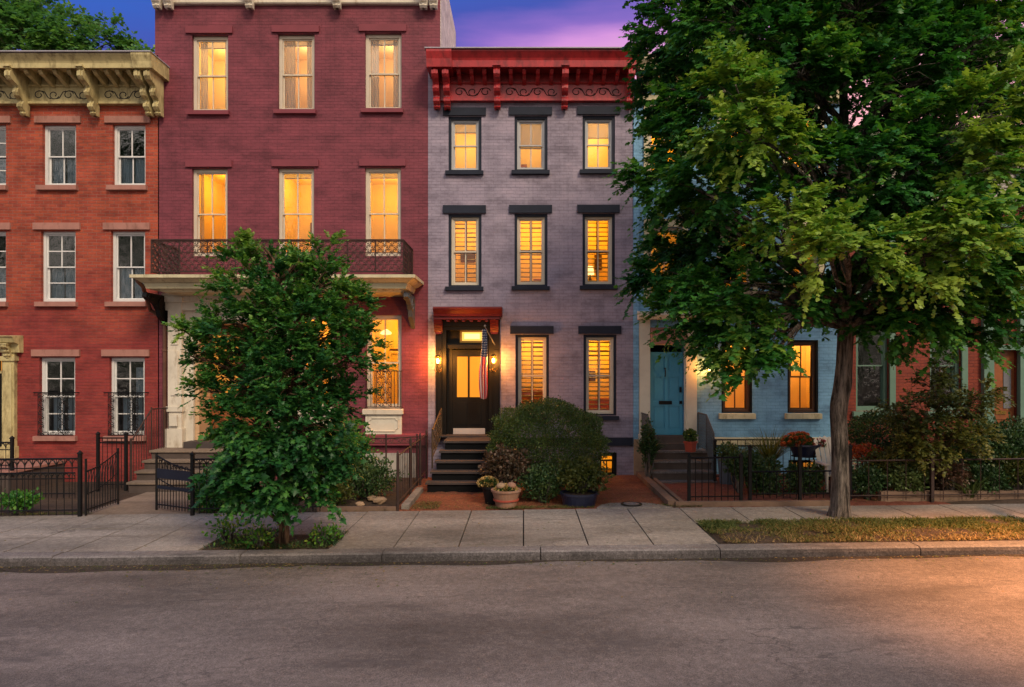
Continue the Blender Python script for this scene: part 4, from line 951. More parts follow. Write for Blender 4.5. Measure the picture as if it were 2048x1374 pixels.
# downpipe at the party wall and cream pilasters beside the door
MB().box(fx(1266)+.01, fx(1277), D-.05, D+.01, fz(878), fz(215)).build('blue_pilaster', 'brick_blue', H4)
e = MB()
for a_, b_ in ((1278, 1299), (1371, 1392)):
    e.box(fx(a_), fx(b_), D-.09, D+.02, fz(885), fz(640)); e.box(fx(a_)-.02, fx(b_)+.02, D-.13, D+.02, fz(885), fz(868))
a, b, c_, d = dop
e.box(fx(1368), fx(1371), D-.05, D+.02, fz(872), fz(690)); e.box(a, b, D-.02, D+.02, d-.0, d+.08)
e.prism_x([(D+.02, fz(640)), (D-.30, fz(640)), (D-.36, fz(632)), (D-.36, fz(626)), (D+.02, fz(622))], fx(1274), fx(1398))
sur = e.build('door_surround', 'palecream', H4)
tr = MB(); tr.prism_x([(D-.01, fz(655)), (D-.22, fz(668)), (D-.20, fz(688)), (D-.01, fz(688))], fx(1300), fx(1370)); tr.build('door_canopy', 'brownstone', sur)
zd0, zd1 = fz(870), fz(704)
dr = MB(); x0, x1 = fx(1301), fx(1367)
dr.box(x0, x1, D+.10, D+.15, zd0, zd1)
st = .07; xm = (x0+x1)/2; rails = [zd0, zd0+.14, zd0+.70, zd0+.84, zd0+1.36, zd0+1.50, zd1-.10, zd1]
# rails and stiles stand proud, leaving six sunk panels
for q0, q1 in ((x0, x0+st), (xm-st/2, xm+st/2), (x1-st, x1)): dr.box(q0, q1, D+.075, D+.101, zd0, zd1)
for q0, q1 in ((zd0, zd0+.14), (zd0+.70, zd0+.82), (zd0+1.42, zd0+1.52), (zd1-.11, zd1)):
    dr.box(x0+st, xm-st/2, D+.077, D+.101, q0, q1); dr.box(xm+st/2, x1-st, D+.077, D+.101, q0, q1)
for (q0, q1) in ((zd0+.14, zd0+.70), (zd0+.82, zd0+1.42), (zd0+1.52, zd1-.11)):
    for (w0, w1) in ((x0+st, xm-st/2), (xm+st/2, x1-st)): dr.box(w0+.045, w1-.045, D+.088, D+.101, q0+.05, q1-.05)
do = dr.build('door', 'bluedoor', H4)
MB().box(fx(1319), fx(1345), D+.055, D+.076, fz(809), fz(802)).build('mail_slot', 'iron', do)
kn = MB(); kn.tube([(fx(1331), D+.07, fz(737)), (fx(1331), D+.03, fz(741)), (fx(1331), D+.03, fz(750)), (fx(1331), D+.06, fz(753))], .014, 5).lathe([(0,0),(.03,.01),(.02,.03),(0,.035)], fx(1331), D+.06, fz(738), 8); kn.build('knocker', 'iron', do)
MB().box(fx(1360), fx(1364), D+.04, D+.076, fz(785), fz(774)).build('handle', 'iron', do)
MB().box(fx(1360), fx(1365), D+.05, D+.076, fz(808), fz(802)).build('lock', 'iron', do)
# upright house number on the jamb
def text(body, size, loc, mat, parent, rot=(math.pi/2, 0, 0), name='lettering', ext=.004):
    cu = bpy.data.curves.new(name, 'FONT'); cu.body = body; cu.size = size; cu.extrude = ext; cu.align_x = 'CENTER'; cu.align_y = 'CENTER'; cu.space_line = .8; o_ = bpy.data.objects.new('tmp', cu); me = bpy.data.meshes.new_from_object(o_); bpy.data.objects.remove(o_); me.materials.clear(); me.materials.append(M[mat])
    o = bpy.data.objects.new(name, me); C.objects.link(o); o.location = loc; o.rotation_euler = rot; o.parent = parent; o.matrix_parent_inverse = PINV(parent); return o
text('1\n2\n2\n3', .115, (fx(1371.5), D-.06, fz(766)), 'iron', sur, name='house_number')
w_ = MB(); w_.prism_x([(D+.02, fz(889)), (D-.07, fz(889)), (D-.07, fz(876)), (D+.02, fz(874))], fx(1425), xR-.01); w_.build('water_table', 'cream', H4)
MB().box(fx(1266)+.012, fx(1292), D-.08, D+.01, -.1, fz(878)).build('stone_base', 'rock', H4)
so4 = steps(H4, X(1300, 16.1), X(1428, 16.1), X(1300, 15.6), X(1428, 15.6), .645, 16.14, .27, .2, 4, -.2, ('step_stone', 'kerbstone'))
s2 = MB(); s2.box(fx(1299), fx(1371), D-.34, D+.09, .645, .80); s2.box(fx(1299), fx(1371), D-.16, D+.09, .80, zd0-.01); s2.build('threshold', 'step_stone', so4)
for px, lab in ((1281, 'grey iron mesh rail left of the blue door, in front of the cream pilaster'), (1395, 'grey iron mesh rail right of the blue door, beside the red clay pot')):
    t_ = thing('stoop_railing', lab, 'railing', (fx(px), 16.2, .645)); x_ = fx(px); xe = X(px+ (34 if px > 1300 else 26), 15.7)
    pts = [(x_, D-.05), (x_+(xe-x_)*.65, 16.2), (xe, 15.75)]
    r_ = MB(); zt_ = [1.52, 1.50, 1.10]; zb_ = [.70, .68, .15]
    r_.tube([(p[0], p[1], z) for p, z in zip(pts, zt_)], .018, 5); r_.tube([(p[0], p[1], z) for p, z in zip(pts, zb_)], .012, 5)
    for p, z in zip(pts, zt_): r_.tube([(p[0], p[1], .1 if p is pts[2] else .6), (p[0], p[1], z)], .018, 4)
    r_.build('rail', 'slate', t_); m_ = MB()
    for i in range(2):
        for q in range(14):
            u = q/14; x__ = pts[i][0]+(pts[i+1][0]-pts[i][0])*u; y__ = pts[i][1]+(pts[i+1][1]-pts[i][1])*u; m_.tube([(x__, y__, zb_[i]+(zb_[i+1]-zb_[i])*u), (x__, y__, zt_[i]+(zt_[i+1]-zt_[i])*u)], .0065, 3)
        for q in range(1, 12):
            u = q/12; m_.tube([(pts[i][0], pts[i][1], zb_[i]+(zt_[i]-zb_[i])*u), (pts[i+1][0], pts[i+1][1], zb_[i+1]+(zt_[i+1]-zb_[i+1])*u)], .0045, 3)
    m_.build('mesh_infill', 'slate', t_)
lantern(1413, 737, 'small glowing wall lantern on the blue wall under the big tree leaves', 34, yo=.24, yface=D)

# ================================================================== red house with sage trim (right)
H5 = thing('red_house', 'two-storey red painted row house with sage green trim at the right edge', 'house', (10, D, .1))
xL, xR = fx(1682)+.003, fx(2260)
w1 = rect(1712, 1778, 640, 822); w2_ = rect(1860, 1922, 640, 822); w3 = rect(1712, 1778, 455, 590); w4 = rect(1860, 1922, 455, 590); dop = rect(1982, 2034, 700, 872); w5 = rect(2085, 2150, 640, 822); w6 = rect(1990, 2055, 455, 590)
wl = wall_mesh(xL, xR, -1.0, fz(410), D, [w1, w2_, w3, w4, w5, w6, dop]); wl.build('wall', 'brick_red', H5); roof_slab(H5, xL, xR, D, 10, fz(270))
for i, (a, b, c, d) in enumerate((w1, w2_, w3, w4, w5, w6)):
    make_window(H5, a, b, c, d, frame='sage', fw=.08, upper=(0,0), lower=(0,0), room='dark', pane='glass_dark', lintel=(a-.1, b+.1, d+.01, d+.18), lm='sage', sill=(a-.1, b+.16, c-.14, c), sm='sage', cover=None)
    MB().box(b, b+.14, D-.05, D+.02, c, d+.01).build('trim_board', 'sage', H5)
e = MB(); e.box(fx(1962), fx(1982), D-.12, D+.02, .2, fz(600)); e.box(fx(2034), fx(2052), D-.12, D+.02, .2, fz(600)); e.box(fx(1982), fx(2034), D-.10, D+.02, fz(700), fz(690)); e.box(fx(1958), fx(2058), D-.2, D+.02, fz(600), fz(575)); e.build('door_surround', 'sage', H5)
e = MB(); a, b, c, d = dop; e.box(a, b, D+.10, D+.16, .85, d)
e.box(a+.03, a+.06, D+.07, D+.101, .9, d-.05); e.box(a+.06, b-.03, D+.08, D+.101, 1.35, 1.55)
do = e.build('door', 'wood', H5)
M['leadglass'] = glass('frosted_door_glass', 1.0); MB().box(fx(2012), fx(2027), D+.085, D+.099, fz(817), fz(738)).build('door_glass', 'doorpane', do); MB().box(fx(1985), fx(1993), D+.085, D+.099, fz(760), fz(738)).build('door_glass', 'darkroom', do)
MB().box(fx(1995), fx(2016), D+.06, D+.079, fz(829), fz(822)).build('mail_slot', 'brass', do)
# pale panelled cornice storey
c = MB(); c.box(xL, xR, D-.05, D+10, fz(410), fz(290)); c.prism_x([(D+.02, fz(290)+.001), (D-.5, fz(290)+.001), (D-.6, fz(270)), (D+.02, fz(265))], xL-.02, xR); c.prism_x([(D+.02, fz(415)), (D-.14, fz(415)), (D-.14, fz(405)), (D+.02, fz(402))], xL, xR)
co = c.build('cornice', 'plaster', H5)
for i in range(8):
    b_ = MB(); xc = fx(1700+i*75); b_.tube([(xc+.42*math.cos(t), D-.08, fz(372)+.55*math.sin(t)) for t in [q*math.pi/10 for q in range(11)]], .04, 5); b_.build('arched_moulding', 'sage', co)
stp = MB(); stp.box(fx(1970), fx(2050), 15.9, D, -1, .80); stp.box(fx(1970), fx(2050), 15.5, 15.9, -1, .45); stp.build('stoop', 'step_stone', H5)
MB().box(xL+.02, fx(1960), D-.06, D+.01, -.2, .55).build('water_table', 'sage', H5)

# ------------------------------------------------------------------ foliage
RN = np.random.default_rng(11)
def tmpl(kind):
    if kind == 'maple':      # five-lobed leaf with a fold, along +x
        o = [(0,0),(.12,.16),(.02,.42),(.30,.30),(.42,.52),(.55,.24),(1,0)]
        pts = [(x, y, -.22*abs(y)-.06*x) for x, y in o] + [(x, -y, -.22*abs(y)-.06*x) for x, y in o[1:-1]]
        c = (.35, 0, .05); v = [c]+pts; order = [0,1,2,3,4,5,6,11,10,9,8,7]
        return np.array(v, float), [(0, order[i]+1, order[(i+1) % 12]+1) for i in range(12)]
    if kind == 'leaf':       # pointed oval
        v = [(0,0,0),(.35,.24,-.05),(.75,.17,-.08),(1,0,-.12),(.75,-.17,-.08),(.35,-.24,-.05),(.4,0,.04)]
        return np.array(v, float), [(6,0,1),(6,1,2),(6,2,3),(6,3,4),(6,4,5),(6,5,0)]
    if kind == 'small':
        v = [(0,0,0),(.5,.28,-.04),(1,0,-.1),(.5,-.28,-.04)]
        return np.array(v, float), [(0,1,2),(0,2,3)]
    if kind == 'quad':       # lobed outline in four triangles
        v = [(0,0,0),(.42,.33,-.10),(1,0,-.10),(.42,-.33,-.10),(.66,.10,.0),(.80,.27,-.12),(.66,-.10,.0),(.80,-.27,-.12)]
        return np.array(v, float), [(0,1,4),(4,5,2),(0,6,3),(6,2,7),(0,4,2),(0,2,6)]
    if kind == 'blade':
        v = [(0,.04,0),(0,-.04,0),(.55,.03,.0),(.55,-.03,.0),(1,0,-.18)]
        return np.array(v, float), [(0,1,3),(0,3,2),(2,3,4)]
def unit(a): return a/np.maximum(np.linalg.norm(a, axis=-1, keepdims=True), 1e-9)
def foliage(name, mat, pos, dirs, nrm, size, tint, kind, parent=None, width=1.0):
    tv, tf = tmpl(kind); tv = tv*np.array([1, width, 1])
    x = unit(dirs); z = unit(nrm - (nrm*x).sum(1, keepdims=True)*x); y = np.cross(z, x)
    n, k_ = len(pos), len(tv)
    V = pos[:, None, :] + size[:, None, None]*(tv[None, :, 0:1]*x[:, None, :] + tv[None, :, 1:2]*y[:, None, :] + tv[None, :, 2:3]*z[:, None, :])
    V = V.reshape(-1, 3); Fc = (np.array(tf)[None] + (np.arange(n)*k_)[:, None, None]).reshape(-1, 3)
    me = bpy.data.meshes.new(name); me.vertices.add(len(V)); me.vertices.foreach_set('co', V.astype(np.float32).ravel())
    me.loops.add(Fc.size); me.loops.foreach_set('vertex_index', Fc.ravel().astype(np.int32)); me.polygons.add(len(Fc))
    me.polygons.foreach_set('loop_start', (np.arange(len(Fc))*3).astype(np.int32)); me.polygons.foreach_set('loop_total', np.full(len(Fc), 3, np.int32))
    me.update(calc_edges=True)
    at = me.attributes.new('tint', 'FLOAT', 'POINT'); at.data.foreach_set('value', np.repeat(np.clip(tint, 0, 1), k_).astype(np.float32))
    me.materials.append(M[mat]); o = bpy.data.objects.new(name, me); C.objects.link(o)
    if parent is not None: o.parent = parent; o.matrix_parent_inverse = PINV(parent)
    return o
def sprays(cent, outw, ntw, nlf, tl, ls, droop=.35, tint=None, upb=.15, spread=.8, lj=.5):
    """from each cluster centre ntw twigs fan outwards, each bearing nlf leaves that hang to both sides"""
    n = len(cent); C0 = np.repeat(cent, ntw, 0); O = np.repeat(outw, ntw, 0)
    d = unit(O*.9 + RN.normal(size=O.shape)*spread*.6 + np.array([0, 0, upb])); L = tl*RN.uniform(.55, 1.15, (len(C0), 1))
    t = np.linspace(.12, 1, nlf)[None, :, None] + RN.uniform(-.05, .05, (len(C0), nlf, 1))
    P = C0[:, None] + d[:, None]*L[:, None]*t; P[..., 2] -= (droop*L*t[..., 0]**2)
    side = unit(np.cross(d, np.array([0, 0, 1.]) + RN.normal(size=d.shape)*.2)); sg = np.where(np.arange(nlf) % 2 == 0, 1., -1.)[None, :, None]
    D_ = d[:, None]*.75 + side[:, None]*sg*.75 + np.array([0, 0, -droop*1.1]) + RN.normal(size=P.shape)*lj*.45
    D_[:, -1] = d + np.array([0, 0, -droop])
    Nn = np.array([0, 0, 1.]) + O_rep(O, nlf)*.35 + RN.normal(size=P.shape)*lj*.7
    S = ls*RN.uniform(.6, 1.2, P.shape[:2])
    T = np.repeat(tint, ntw)[:, None] + RN.normal(size=P.shape[:2])*.12 + (t[..., 0]-.5)*.12
    return P.reshape(-1, 3), D_.reshape(-1, 3), Nn.reshape(-1, 3), S.ravel(), T.ravel()
def O_rep(O, n): return np.repeat(O[:, None], n, 1)
def branch_pts(a, b, sag=0.0, wob=.06, n=5):
    a, b = Vector(a), Vector(b); L = (b-a).length; out = []
    w = [Vector(RN.normal(size=3))*wob*L for _ in range(2)]
    for i in range(n+1):
        t = i/n; p = a.lerp(b, t) + w[0]*math.sin(math.pi*t)*.6 + w[1]*math.sin(2*math.pi*t)*.3; p.z += sag*L*math.sin(math.pi*t); out.append(p)
    return out
def grow(root, axis_pts, blobs, rng_, trunk_r, mat, cl_per, name='branches', zmin=0):
    """limbs from the trunk axis to every blob, twigs from the limbs to the clusters; returns cluster centres and outward directions"""
    br = MB(); cents, outs, ids = [], [], []
    for bi, (c, r, tn) in enumerate(blobs):
        # leave the trunk well below the blob
        zt = max(zmin, c[2] - .55*math.hypot(c[0]-axis_pts[0][0], c[1]-axis_pts[0][1]) - .2)
        k_ = 0
        while k_ < len(axis_pts)-2 and axis_pts[k_+1][2] < zt: k_ += 1
        a, b = Vector(axis_pts[k_]), Vector(axis_pts[k_+1]); u = 0 if b.z == a.z else min(1, max(0.0 if k_ else .55, (zt-a.z)/(b.z-a.z))); s = a.lerp(b, u)
        path = branch_pts(s, c, .10, .07, 6); rr = min(trunk_r*.36, .012+.017*(Vector(c)-s).length)
        br.tube(path, [rr*(1-.75*i/6) for i in range(7)], 6)
        n = max(3, int(cl_per*(r/.6)**2.1))
        d = unit(RN.normal(size=(n, 3))); rad = r*RN.uniform(.30, 1.0, (n, 1))**.6; rad *= 1+.18*RN.normal(size=(n, 1))
        P = np.array(c) + d*rad*np.array([1, 1, .82])
        outw = unit(unit(P-np.array(c))*.8 + unit(P-np.array([axis_pts[-2][0], axis_pts[-2][1], c[2]-.8]))*.7)
        cents.append(P); outs.append(outw); ids += [tn]*n
        for q in range(n):
            if RN.random() < .6:
                j = int(RN.integers(2, 6)); br.tube(branch_pts(path[j], P[q], .05, .08, 3), [rr*.32, rr*.22, .007, .004], 3)
    br.build(name, mat, root)
    return np.concatenate(cents), np.concatenate(outs), np.array(ids)
def B(px, py, r, Y, tint=.35): return ((X(px, Y), Y, Z(py, Y)), r*Y/F, tint)

# ---- the big street tree
T1 = thing('street_tree', 'big leafy street tree with furrowed trunk rising from the grass verge', 'tree', (X(1680, 11.7), 11.7, .06))
bx, by = X(1680, 11.7), 11.7
ax = [(bx, by, -.05), (bx+.01, by, .25), (bx, by, .9), (bx-.03, by, 1.8), (bx+.08, by+.02, 2.7), (bx+.10, by, 3.5), (bx+.06, by+.1, 4.6), (bx+.15, by+.15, 6.2), (bx+.1, by+.1, 8.0), (bx, by, 9.6)]
tb = MB(); ns = 14
rad = [.19, .155, .138, .130, .130, .13, .115, .09, .055, .02]
pts = []; rr_ = []
for i in range(len(ax)-1):
    for j in range(10): u = j/10; pts.append(Vector(ax[i]).lerp(Vector(ax[i+1]), u)); rr_.append(rad[i]+(rad[i+1]-rad[i])*u)
o0 = len(tb.v)
tb.tube(pts, rr_, ns)
for i in range(len(pts)):                  # knots, ridges and a root flare
    for j in range(ns):
        v_ = Vector(tb.v[i*ns+j]); a_ = 2*math.pi*j/ns; z = pts[i].z
        k_ = 1+.06*math.sin(a_*5+z*.8)+.04*math.sin(a_*3-z*2.3) + .22*math.exp(-((z-2.35)/.22)**2)*max(0, math.cos(a_-3.4)) + .20*math.exp(-((z-2.0)/.18)**2)*max(0, math.cos(a_-5.6)) + .25*math.exp(-max(0, z)/.12)*(.6+.4*math.sin(a_*4))
        tb.v[i*ns+j] = tuple(pts[i]+(v_-pts[i])*k_)
tb.build('trunk', 'bark', T1, smooth=True)
Y0 = 11.7
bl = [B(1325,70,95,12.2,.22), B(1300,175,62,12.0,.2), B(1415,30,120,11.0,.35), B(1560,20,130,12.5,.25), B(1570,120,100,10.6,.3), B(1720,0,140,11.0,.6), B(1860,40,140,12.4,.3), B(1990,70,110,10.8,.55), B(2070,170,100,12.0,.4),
      B(1430,170,62,9.3,.75), B(1450,260,85,9.2,.85), B(1500,330,55,9.4,.75), B(1370,230,80,11.0,.3), B(1340,310,75,11.5,.25), B(1290,385,55,11.0,.3), B(1395,370,90,10.2,.35), B(1262,345,28,10.8,.3),  # high tints here and below paint sunlit clumps into the leaf colour
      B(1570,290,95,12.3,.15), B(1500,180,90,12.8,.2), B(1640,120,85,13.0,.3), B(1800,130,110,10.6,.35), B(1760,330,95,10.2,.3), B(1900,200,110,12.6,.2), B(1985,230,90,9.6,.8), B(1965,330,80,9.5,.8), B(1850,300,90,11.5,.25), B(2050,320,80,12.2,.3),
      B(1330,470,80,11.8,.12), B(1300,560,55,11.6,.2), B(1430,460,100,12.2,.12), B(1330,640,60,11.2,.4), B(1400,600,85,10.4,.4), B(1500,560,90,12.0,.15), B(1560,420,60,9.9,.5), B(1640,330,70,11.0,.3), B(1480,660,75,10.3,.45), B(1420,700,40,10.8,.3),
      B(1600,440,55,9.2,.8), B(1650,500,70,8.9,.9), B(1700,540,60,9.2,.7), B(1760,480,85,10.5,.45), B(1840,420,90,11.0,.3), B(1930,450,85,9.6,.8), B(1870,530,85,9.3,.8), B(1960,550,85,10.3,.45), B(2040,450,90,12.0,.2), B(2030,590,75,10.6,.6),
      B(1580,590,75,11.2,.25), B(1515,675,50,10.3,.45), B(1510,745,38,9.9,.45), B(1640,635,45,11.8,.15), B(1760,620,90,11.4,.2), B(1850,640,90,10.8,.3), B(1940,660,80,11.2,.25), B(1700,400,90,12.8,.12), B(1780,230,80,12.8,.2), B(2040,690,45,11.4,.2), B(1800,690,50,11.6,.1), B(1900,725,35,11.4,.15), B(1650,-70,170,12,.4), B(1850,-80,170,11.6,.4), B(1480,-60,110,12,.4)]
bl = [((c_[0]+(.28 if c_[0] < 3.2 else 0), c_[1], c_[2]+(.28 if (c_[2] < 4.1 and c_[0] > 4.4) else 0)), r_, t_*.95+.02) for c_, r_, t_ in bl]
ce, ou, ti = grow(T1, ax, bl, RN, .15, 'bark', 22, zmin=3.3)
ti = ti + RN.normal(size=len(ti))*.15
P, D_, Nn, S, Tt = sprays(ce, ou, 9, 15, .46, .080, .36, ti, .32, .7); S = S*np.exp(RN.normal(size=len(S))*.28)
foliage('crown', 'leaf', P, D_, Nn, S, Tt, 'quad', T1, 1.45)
print('big tree', len(ce), len(P))

# ---- the young tree by the kerb
T2 = thing('young_tree', 'small dense young street tree in a dirt pit by the kerb', 'tree', (X(568, 10.2), 10.2, 0))
bx2 = X(568, 10.2); ax2 = [(bx2, 10.2, -.1), (bx2, 10.2, .5), (bx2-.02, 10.22, 1.2), (bx2+.03, 10.2, 2.2), (bx2-.02, 10.2, 3.2), (bx2-.1, 10.2, 4.2)]
tb = MB(); tb.tube(ax2, [.085, .07, .06, .045, .03, .01], 10); tb.build('trunk', 'bark_young', T2, smooth=True)
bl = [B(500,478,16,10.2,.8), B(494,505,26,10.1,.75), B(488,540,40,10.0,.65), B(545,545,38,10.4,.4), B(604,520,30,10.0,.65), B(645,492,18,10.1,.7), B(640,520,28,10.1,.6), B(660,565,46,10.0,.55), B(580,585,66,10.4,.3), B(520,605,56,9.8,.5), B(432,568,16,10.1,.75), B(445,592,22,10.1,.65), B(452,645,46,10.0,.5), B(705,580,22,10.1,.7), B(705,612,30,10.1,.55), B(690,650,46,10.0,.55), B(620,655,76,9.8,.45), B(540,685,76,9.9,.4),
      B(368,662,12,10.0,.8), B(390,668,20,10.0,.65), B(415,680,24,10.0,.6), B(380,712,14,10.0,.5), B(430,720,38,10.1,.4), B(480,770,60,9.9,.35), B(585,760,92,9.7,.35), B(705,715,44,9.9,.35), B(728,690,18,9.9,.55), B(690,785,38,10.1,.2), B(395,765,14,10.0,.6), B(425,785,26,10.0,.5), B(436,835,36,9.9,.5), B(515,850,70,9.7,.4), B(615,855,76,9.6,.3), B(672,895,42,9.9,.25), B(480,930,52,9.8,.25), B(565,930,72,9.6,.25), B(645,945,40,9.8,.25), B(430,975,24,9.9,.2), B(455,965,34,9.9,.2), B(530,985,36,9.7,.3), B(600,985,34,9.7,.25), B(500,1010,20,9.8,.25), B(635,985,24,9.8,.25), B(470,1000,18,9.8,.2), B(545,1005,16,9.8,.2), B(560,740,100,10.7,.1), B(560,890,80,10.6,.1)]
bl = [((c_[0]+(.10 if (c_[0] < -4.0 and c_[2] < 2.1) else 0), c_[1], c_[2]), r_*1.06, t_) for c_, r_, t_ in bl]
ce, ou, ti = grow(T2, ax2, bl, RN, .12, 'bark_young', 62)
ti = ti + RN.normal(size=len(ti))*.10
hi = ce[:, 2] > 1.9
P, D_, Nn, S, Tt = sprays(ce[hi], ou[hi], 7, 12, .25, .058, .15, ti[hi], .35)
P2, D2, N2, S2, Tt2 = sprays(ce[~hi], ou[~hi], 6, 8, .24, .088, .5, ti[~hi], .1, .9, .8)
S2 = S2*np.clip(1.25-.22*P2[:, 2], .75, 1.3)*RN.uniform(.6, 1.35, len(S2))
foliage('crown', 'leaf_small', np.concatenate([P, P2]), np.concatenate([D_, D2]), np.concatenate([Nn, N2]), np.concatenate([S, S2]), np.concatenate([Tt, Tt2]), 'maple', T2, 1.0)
print('small tree', len(P)+len(P2))

# ---- the tree behind the brick house roof
for (px, py, Y, lab, bls) in ((60, 400, 27, 'pale green tree rising far behind the brick house roof', [(-40,40,85),(20,45,60),(40,20,45),(80,30,42),(75,70,60),(120,80,50),(150,65,42),(190,90,46),(232,85,26),(225,105,34),(262,112,26),(285,118,14),(130,110,50),(0,-10,60),(50,110,80)]),):
    t = thing('background_tree', lab, 'tree', (X(px, Y), Y, 0))
    bx3 = X(px, Y); a3 = [(bx3, Y, -.3), (bx3, Y, 3), (bx3+.3, Y, 8), (bx3+.5, Y, 12), (bx3+.4, Y, 15)]
    MB().tube(a3, [.4, .35, .25, .15, .05], 10).build('trunk', 'bark', t)
    bb = [B(a, b, r, Y+RN.uniform(-1.5, 1.5), .35+.3*RN.random()) for a, b, r in bls]
    ce, ou, ti = grow(t, a3, bb, RN, .2, 'bark', 6, zmin=5)
    P, D_, Nn, S, Tt = sprays(ce, ou, 9, 12, .75, .17, .3, ti+RN.normal(size=len(ti))*.12); foliage('crown', 'leaf_far', P, D_, Nn, S, Tt, 'small', t, 1.4)

# ---- shrubs
def shrub(name, label, cat, c, r, n, ls, mat, kind='small', stems='bark', tint=.5, bumpy=.10, shell=.25, group=None, ground=None, flat=.0, width=1.3, pw=2.0):
    """dense bush: leaves in a lumpy shell around dark twigs"""
    t = thing(name, label, cat, (c[0], c[1], ground if ground is not None else c[2]-r[2]), group)
    d = unit(RN.normal(size=(n, 3))); ph = RN.uniform(0, 6, 6)
    lump = 1 + bumpy*(np.sin(d[:, 0]*7+ph[0])*np.cos(d[:, 2]*6+ph[1])+.6*np.sin(d[:, 0]*15+ph[2])*np.sin(d[:, 1]*13+ph[3])+.5*np.sin(d[:, 2]*17+ph[4]+d[:, 0]*11))
    s = 1-shell*RN.random(n)**1.5; s = s + RN.normal(size=n)*.02 + (RN.random(n) < .015)*RN.uniform(.02, .10, n)
    sg = np.sign(d)*np.abs(d)**(2/pw) if pw != 2 else d; sg = sg/np.maximum((np.abs(sg)**pw).sum(1, keepdims=True)**(1/pw), 1e-6)
    P = np.array(c) + sg*np.array(r)*(lump*s)[:, None]
    dd = unit(d/np.array(r)) + RN.normal(size=(n, 3))*.6 + np.array([0, 0, .25]); nn = unit(d) + RN.normal(size=(n, 3))*.5
    cl = .22*np.sin(P[:, 0]*9+ph[0])*np.sin(P[:, 2]*8+ph[1])*np.cos(P[:, 1]*7)
    foliage('foliage', mat, P, dd, nn, ls*RN.uniform(.6, 1.25, n), tint+cl+RN.normal(size=n)*.16, kind, t, width)
    st = MB(); zb = ground if ground is not None else c[2]-r[2]
    for i in range(14):
        a = RN.uniform(0, 6.28); e = (c[0]+r[0]*.75*math.cos(a)*RN.random(), c[1]+r[1]*.75*math.sin(a), c[2]+r[2]*RN.uniform(-.2, .6))
        st.tube(branch_pts((c[0]+.12*math.cos(a)*r[0], c[1]+.12*math.sin(a)*r[1], zb), e, 0, .08, 4), [.022, .018, .014, .009, .004], 4)
    st.build('stems', stems, t); return t
def at(px, py, Y): return (X(px, Y), Y, Z(py, Y))
Ys = 14.3
shrub('boxwood_bush', 'large clipped rounded boxwood bush in front of the lilac house windows', 'bush', (X(1096, Ys), Ys+.1, Z(880, Ys)), (1.24, .98, .84), 56000, .033, 'leaf_box', tint=.68, bumpy=.065, shell=.28, ground=0)
shrub('hydrangea', 'rusty brown faded hydrangea left of the clipped bush', 'bush', (X(1010, 13.5), 13.5, Z(930, 13.5)), (.46, .4, .34), 3600, .06, 'leaf_rust', 'leaf', tint=.35, bumpy=.22, shell=.8, ground=0, width=1.6)
shrub('hydrangea', 'rusty topped green shrub growing in the dark blue tub', 'bush', (X(1162, 13.2), 13.2, Z(950, 13.2)), (.50, .4, .30), 3600, .06, 'leaf_gold', 'leaf', tint=.35, bumpy=.22, shell=.8, ground=.25, width=1.5)
shrub('low_shrub', 'low dark green shrub between the clay pot and the blue tub', 'bush', (X(1085, 13.3), 13.3, Z(965, 13.3)), (.45, .35, .33), 4200, .05, 'leaf_dark', 'leaf', tint=.55, bumpy=.2, shell=.8, ground=0)
shrub('garden_shrub', 'loose green shrub in the bed right of the young tree', 'bush', (X(680, 13.9), 13.9, Z(900, 13.9)), (.62, .5, .62), 6500, .065, 'leaf', 'leaf', tint=.42, bumpy=.25, shell=.9, ground=0)
shrub('garden_shrub', 'low spreading dark shrub beneath the white plaster base', 'bush', (X(730, 13.7), 13.7, Z(955, 13.7)), (.62, .5, .36), 5200, .055, 'leaf_dark', 'leaf', tint=.55, bumpy=.25, shell=.9, ground=0)
shrub('garden_shrub', 'small shrub behind the edging board and rocks', 'bush', (X(665, 13.1), 13.1, Z(980, 13.1)), (.35, .3, .28), 2600, .055, 'leaf_gold', 'leaf', tint=.4, bumpy=.3, shell=.9, ground=0)
shrub('garden_shrub', 'leafy plant behind the black fence, left of the young tree', 'bush', (X(425, 12.9), 12.9, Z(985, 12.9)), (.35, .3, .38), 2600, .07, 'leaf', 'leaf', tint=.4, bumpy=.3, shell=.9, ground=-.07)
shrub('garden_shrub', 'small weedy green plant behind the pickets at the far left fence', 'bush', (X(40, 12.75), 12.75, Z(1000, 12.75)), (.33, .22, .14), 900, .075, 'leaf', 'leaf', tint=.5, bumpy=.3, shell=.9, ground=-.14)
# right garden
shrub('round_hedge', 'dark rounded hedge below the sage framed window, right of the big trunk', 'bush', (X(1762, 14.6), 14.6, Z(865, 14.6)), (.70, .6, .42), 8000, .05, 'leaf_dark', tint=.5, bumpy=.08, shell=.35, ground=.1)
shrub('flower_bush', 'low bush of orange-red flowers right of the big trunk', 'bush', (X(1725, 13.9), 13.9, Z(905, 13.9)), (.38, .3, .16), 1500, .05, 'petal_orange', 'leaf', tint=.3, bumpy=.2, shell=.9, ground=.1)
shrub('garden_shrub', 'dark mass of shrubbery filling the garden right of the maple', 'bush', (X(2000, 14.0), 14.0, Z(900, 14.0)), (1.15, .7, .62), 13000, .06, 'leaf_dark', 'leaf', tint=.42, bumpy=.15, shell=.6, ground=.1)
shrub('garden_shrub', 'dark low shrub under the brown door at the right edge', 'bush', (X(2090, 13.4), 13.4, Z(930, 13.4)), (.8, .5, .45), 6000, .06, 'leaf_dark', 'leaf', tint=.35, bumpy=.15, shell=.6, ground=.1)
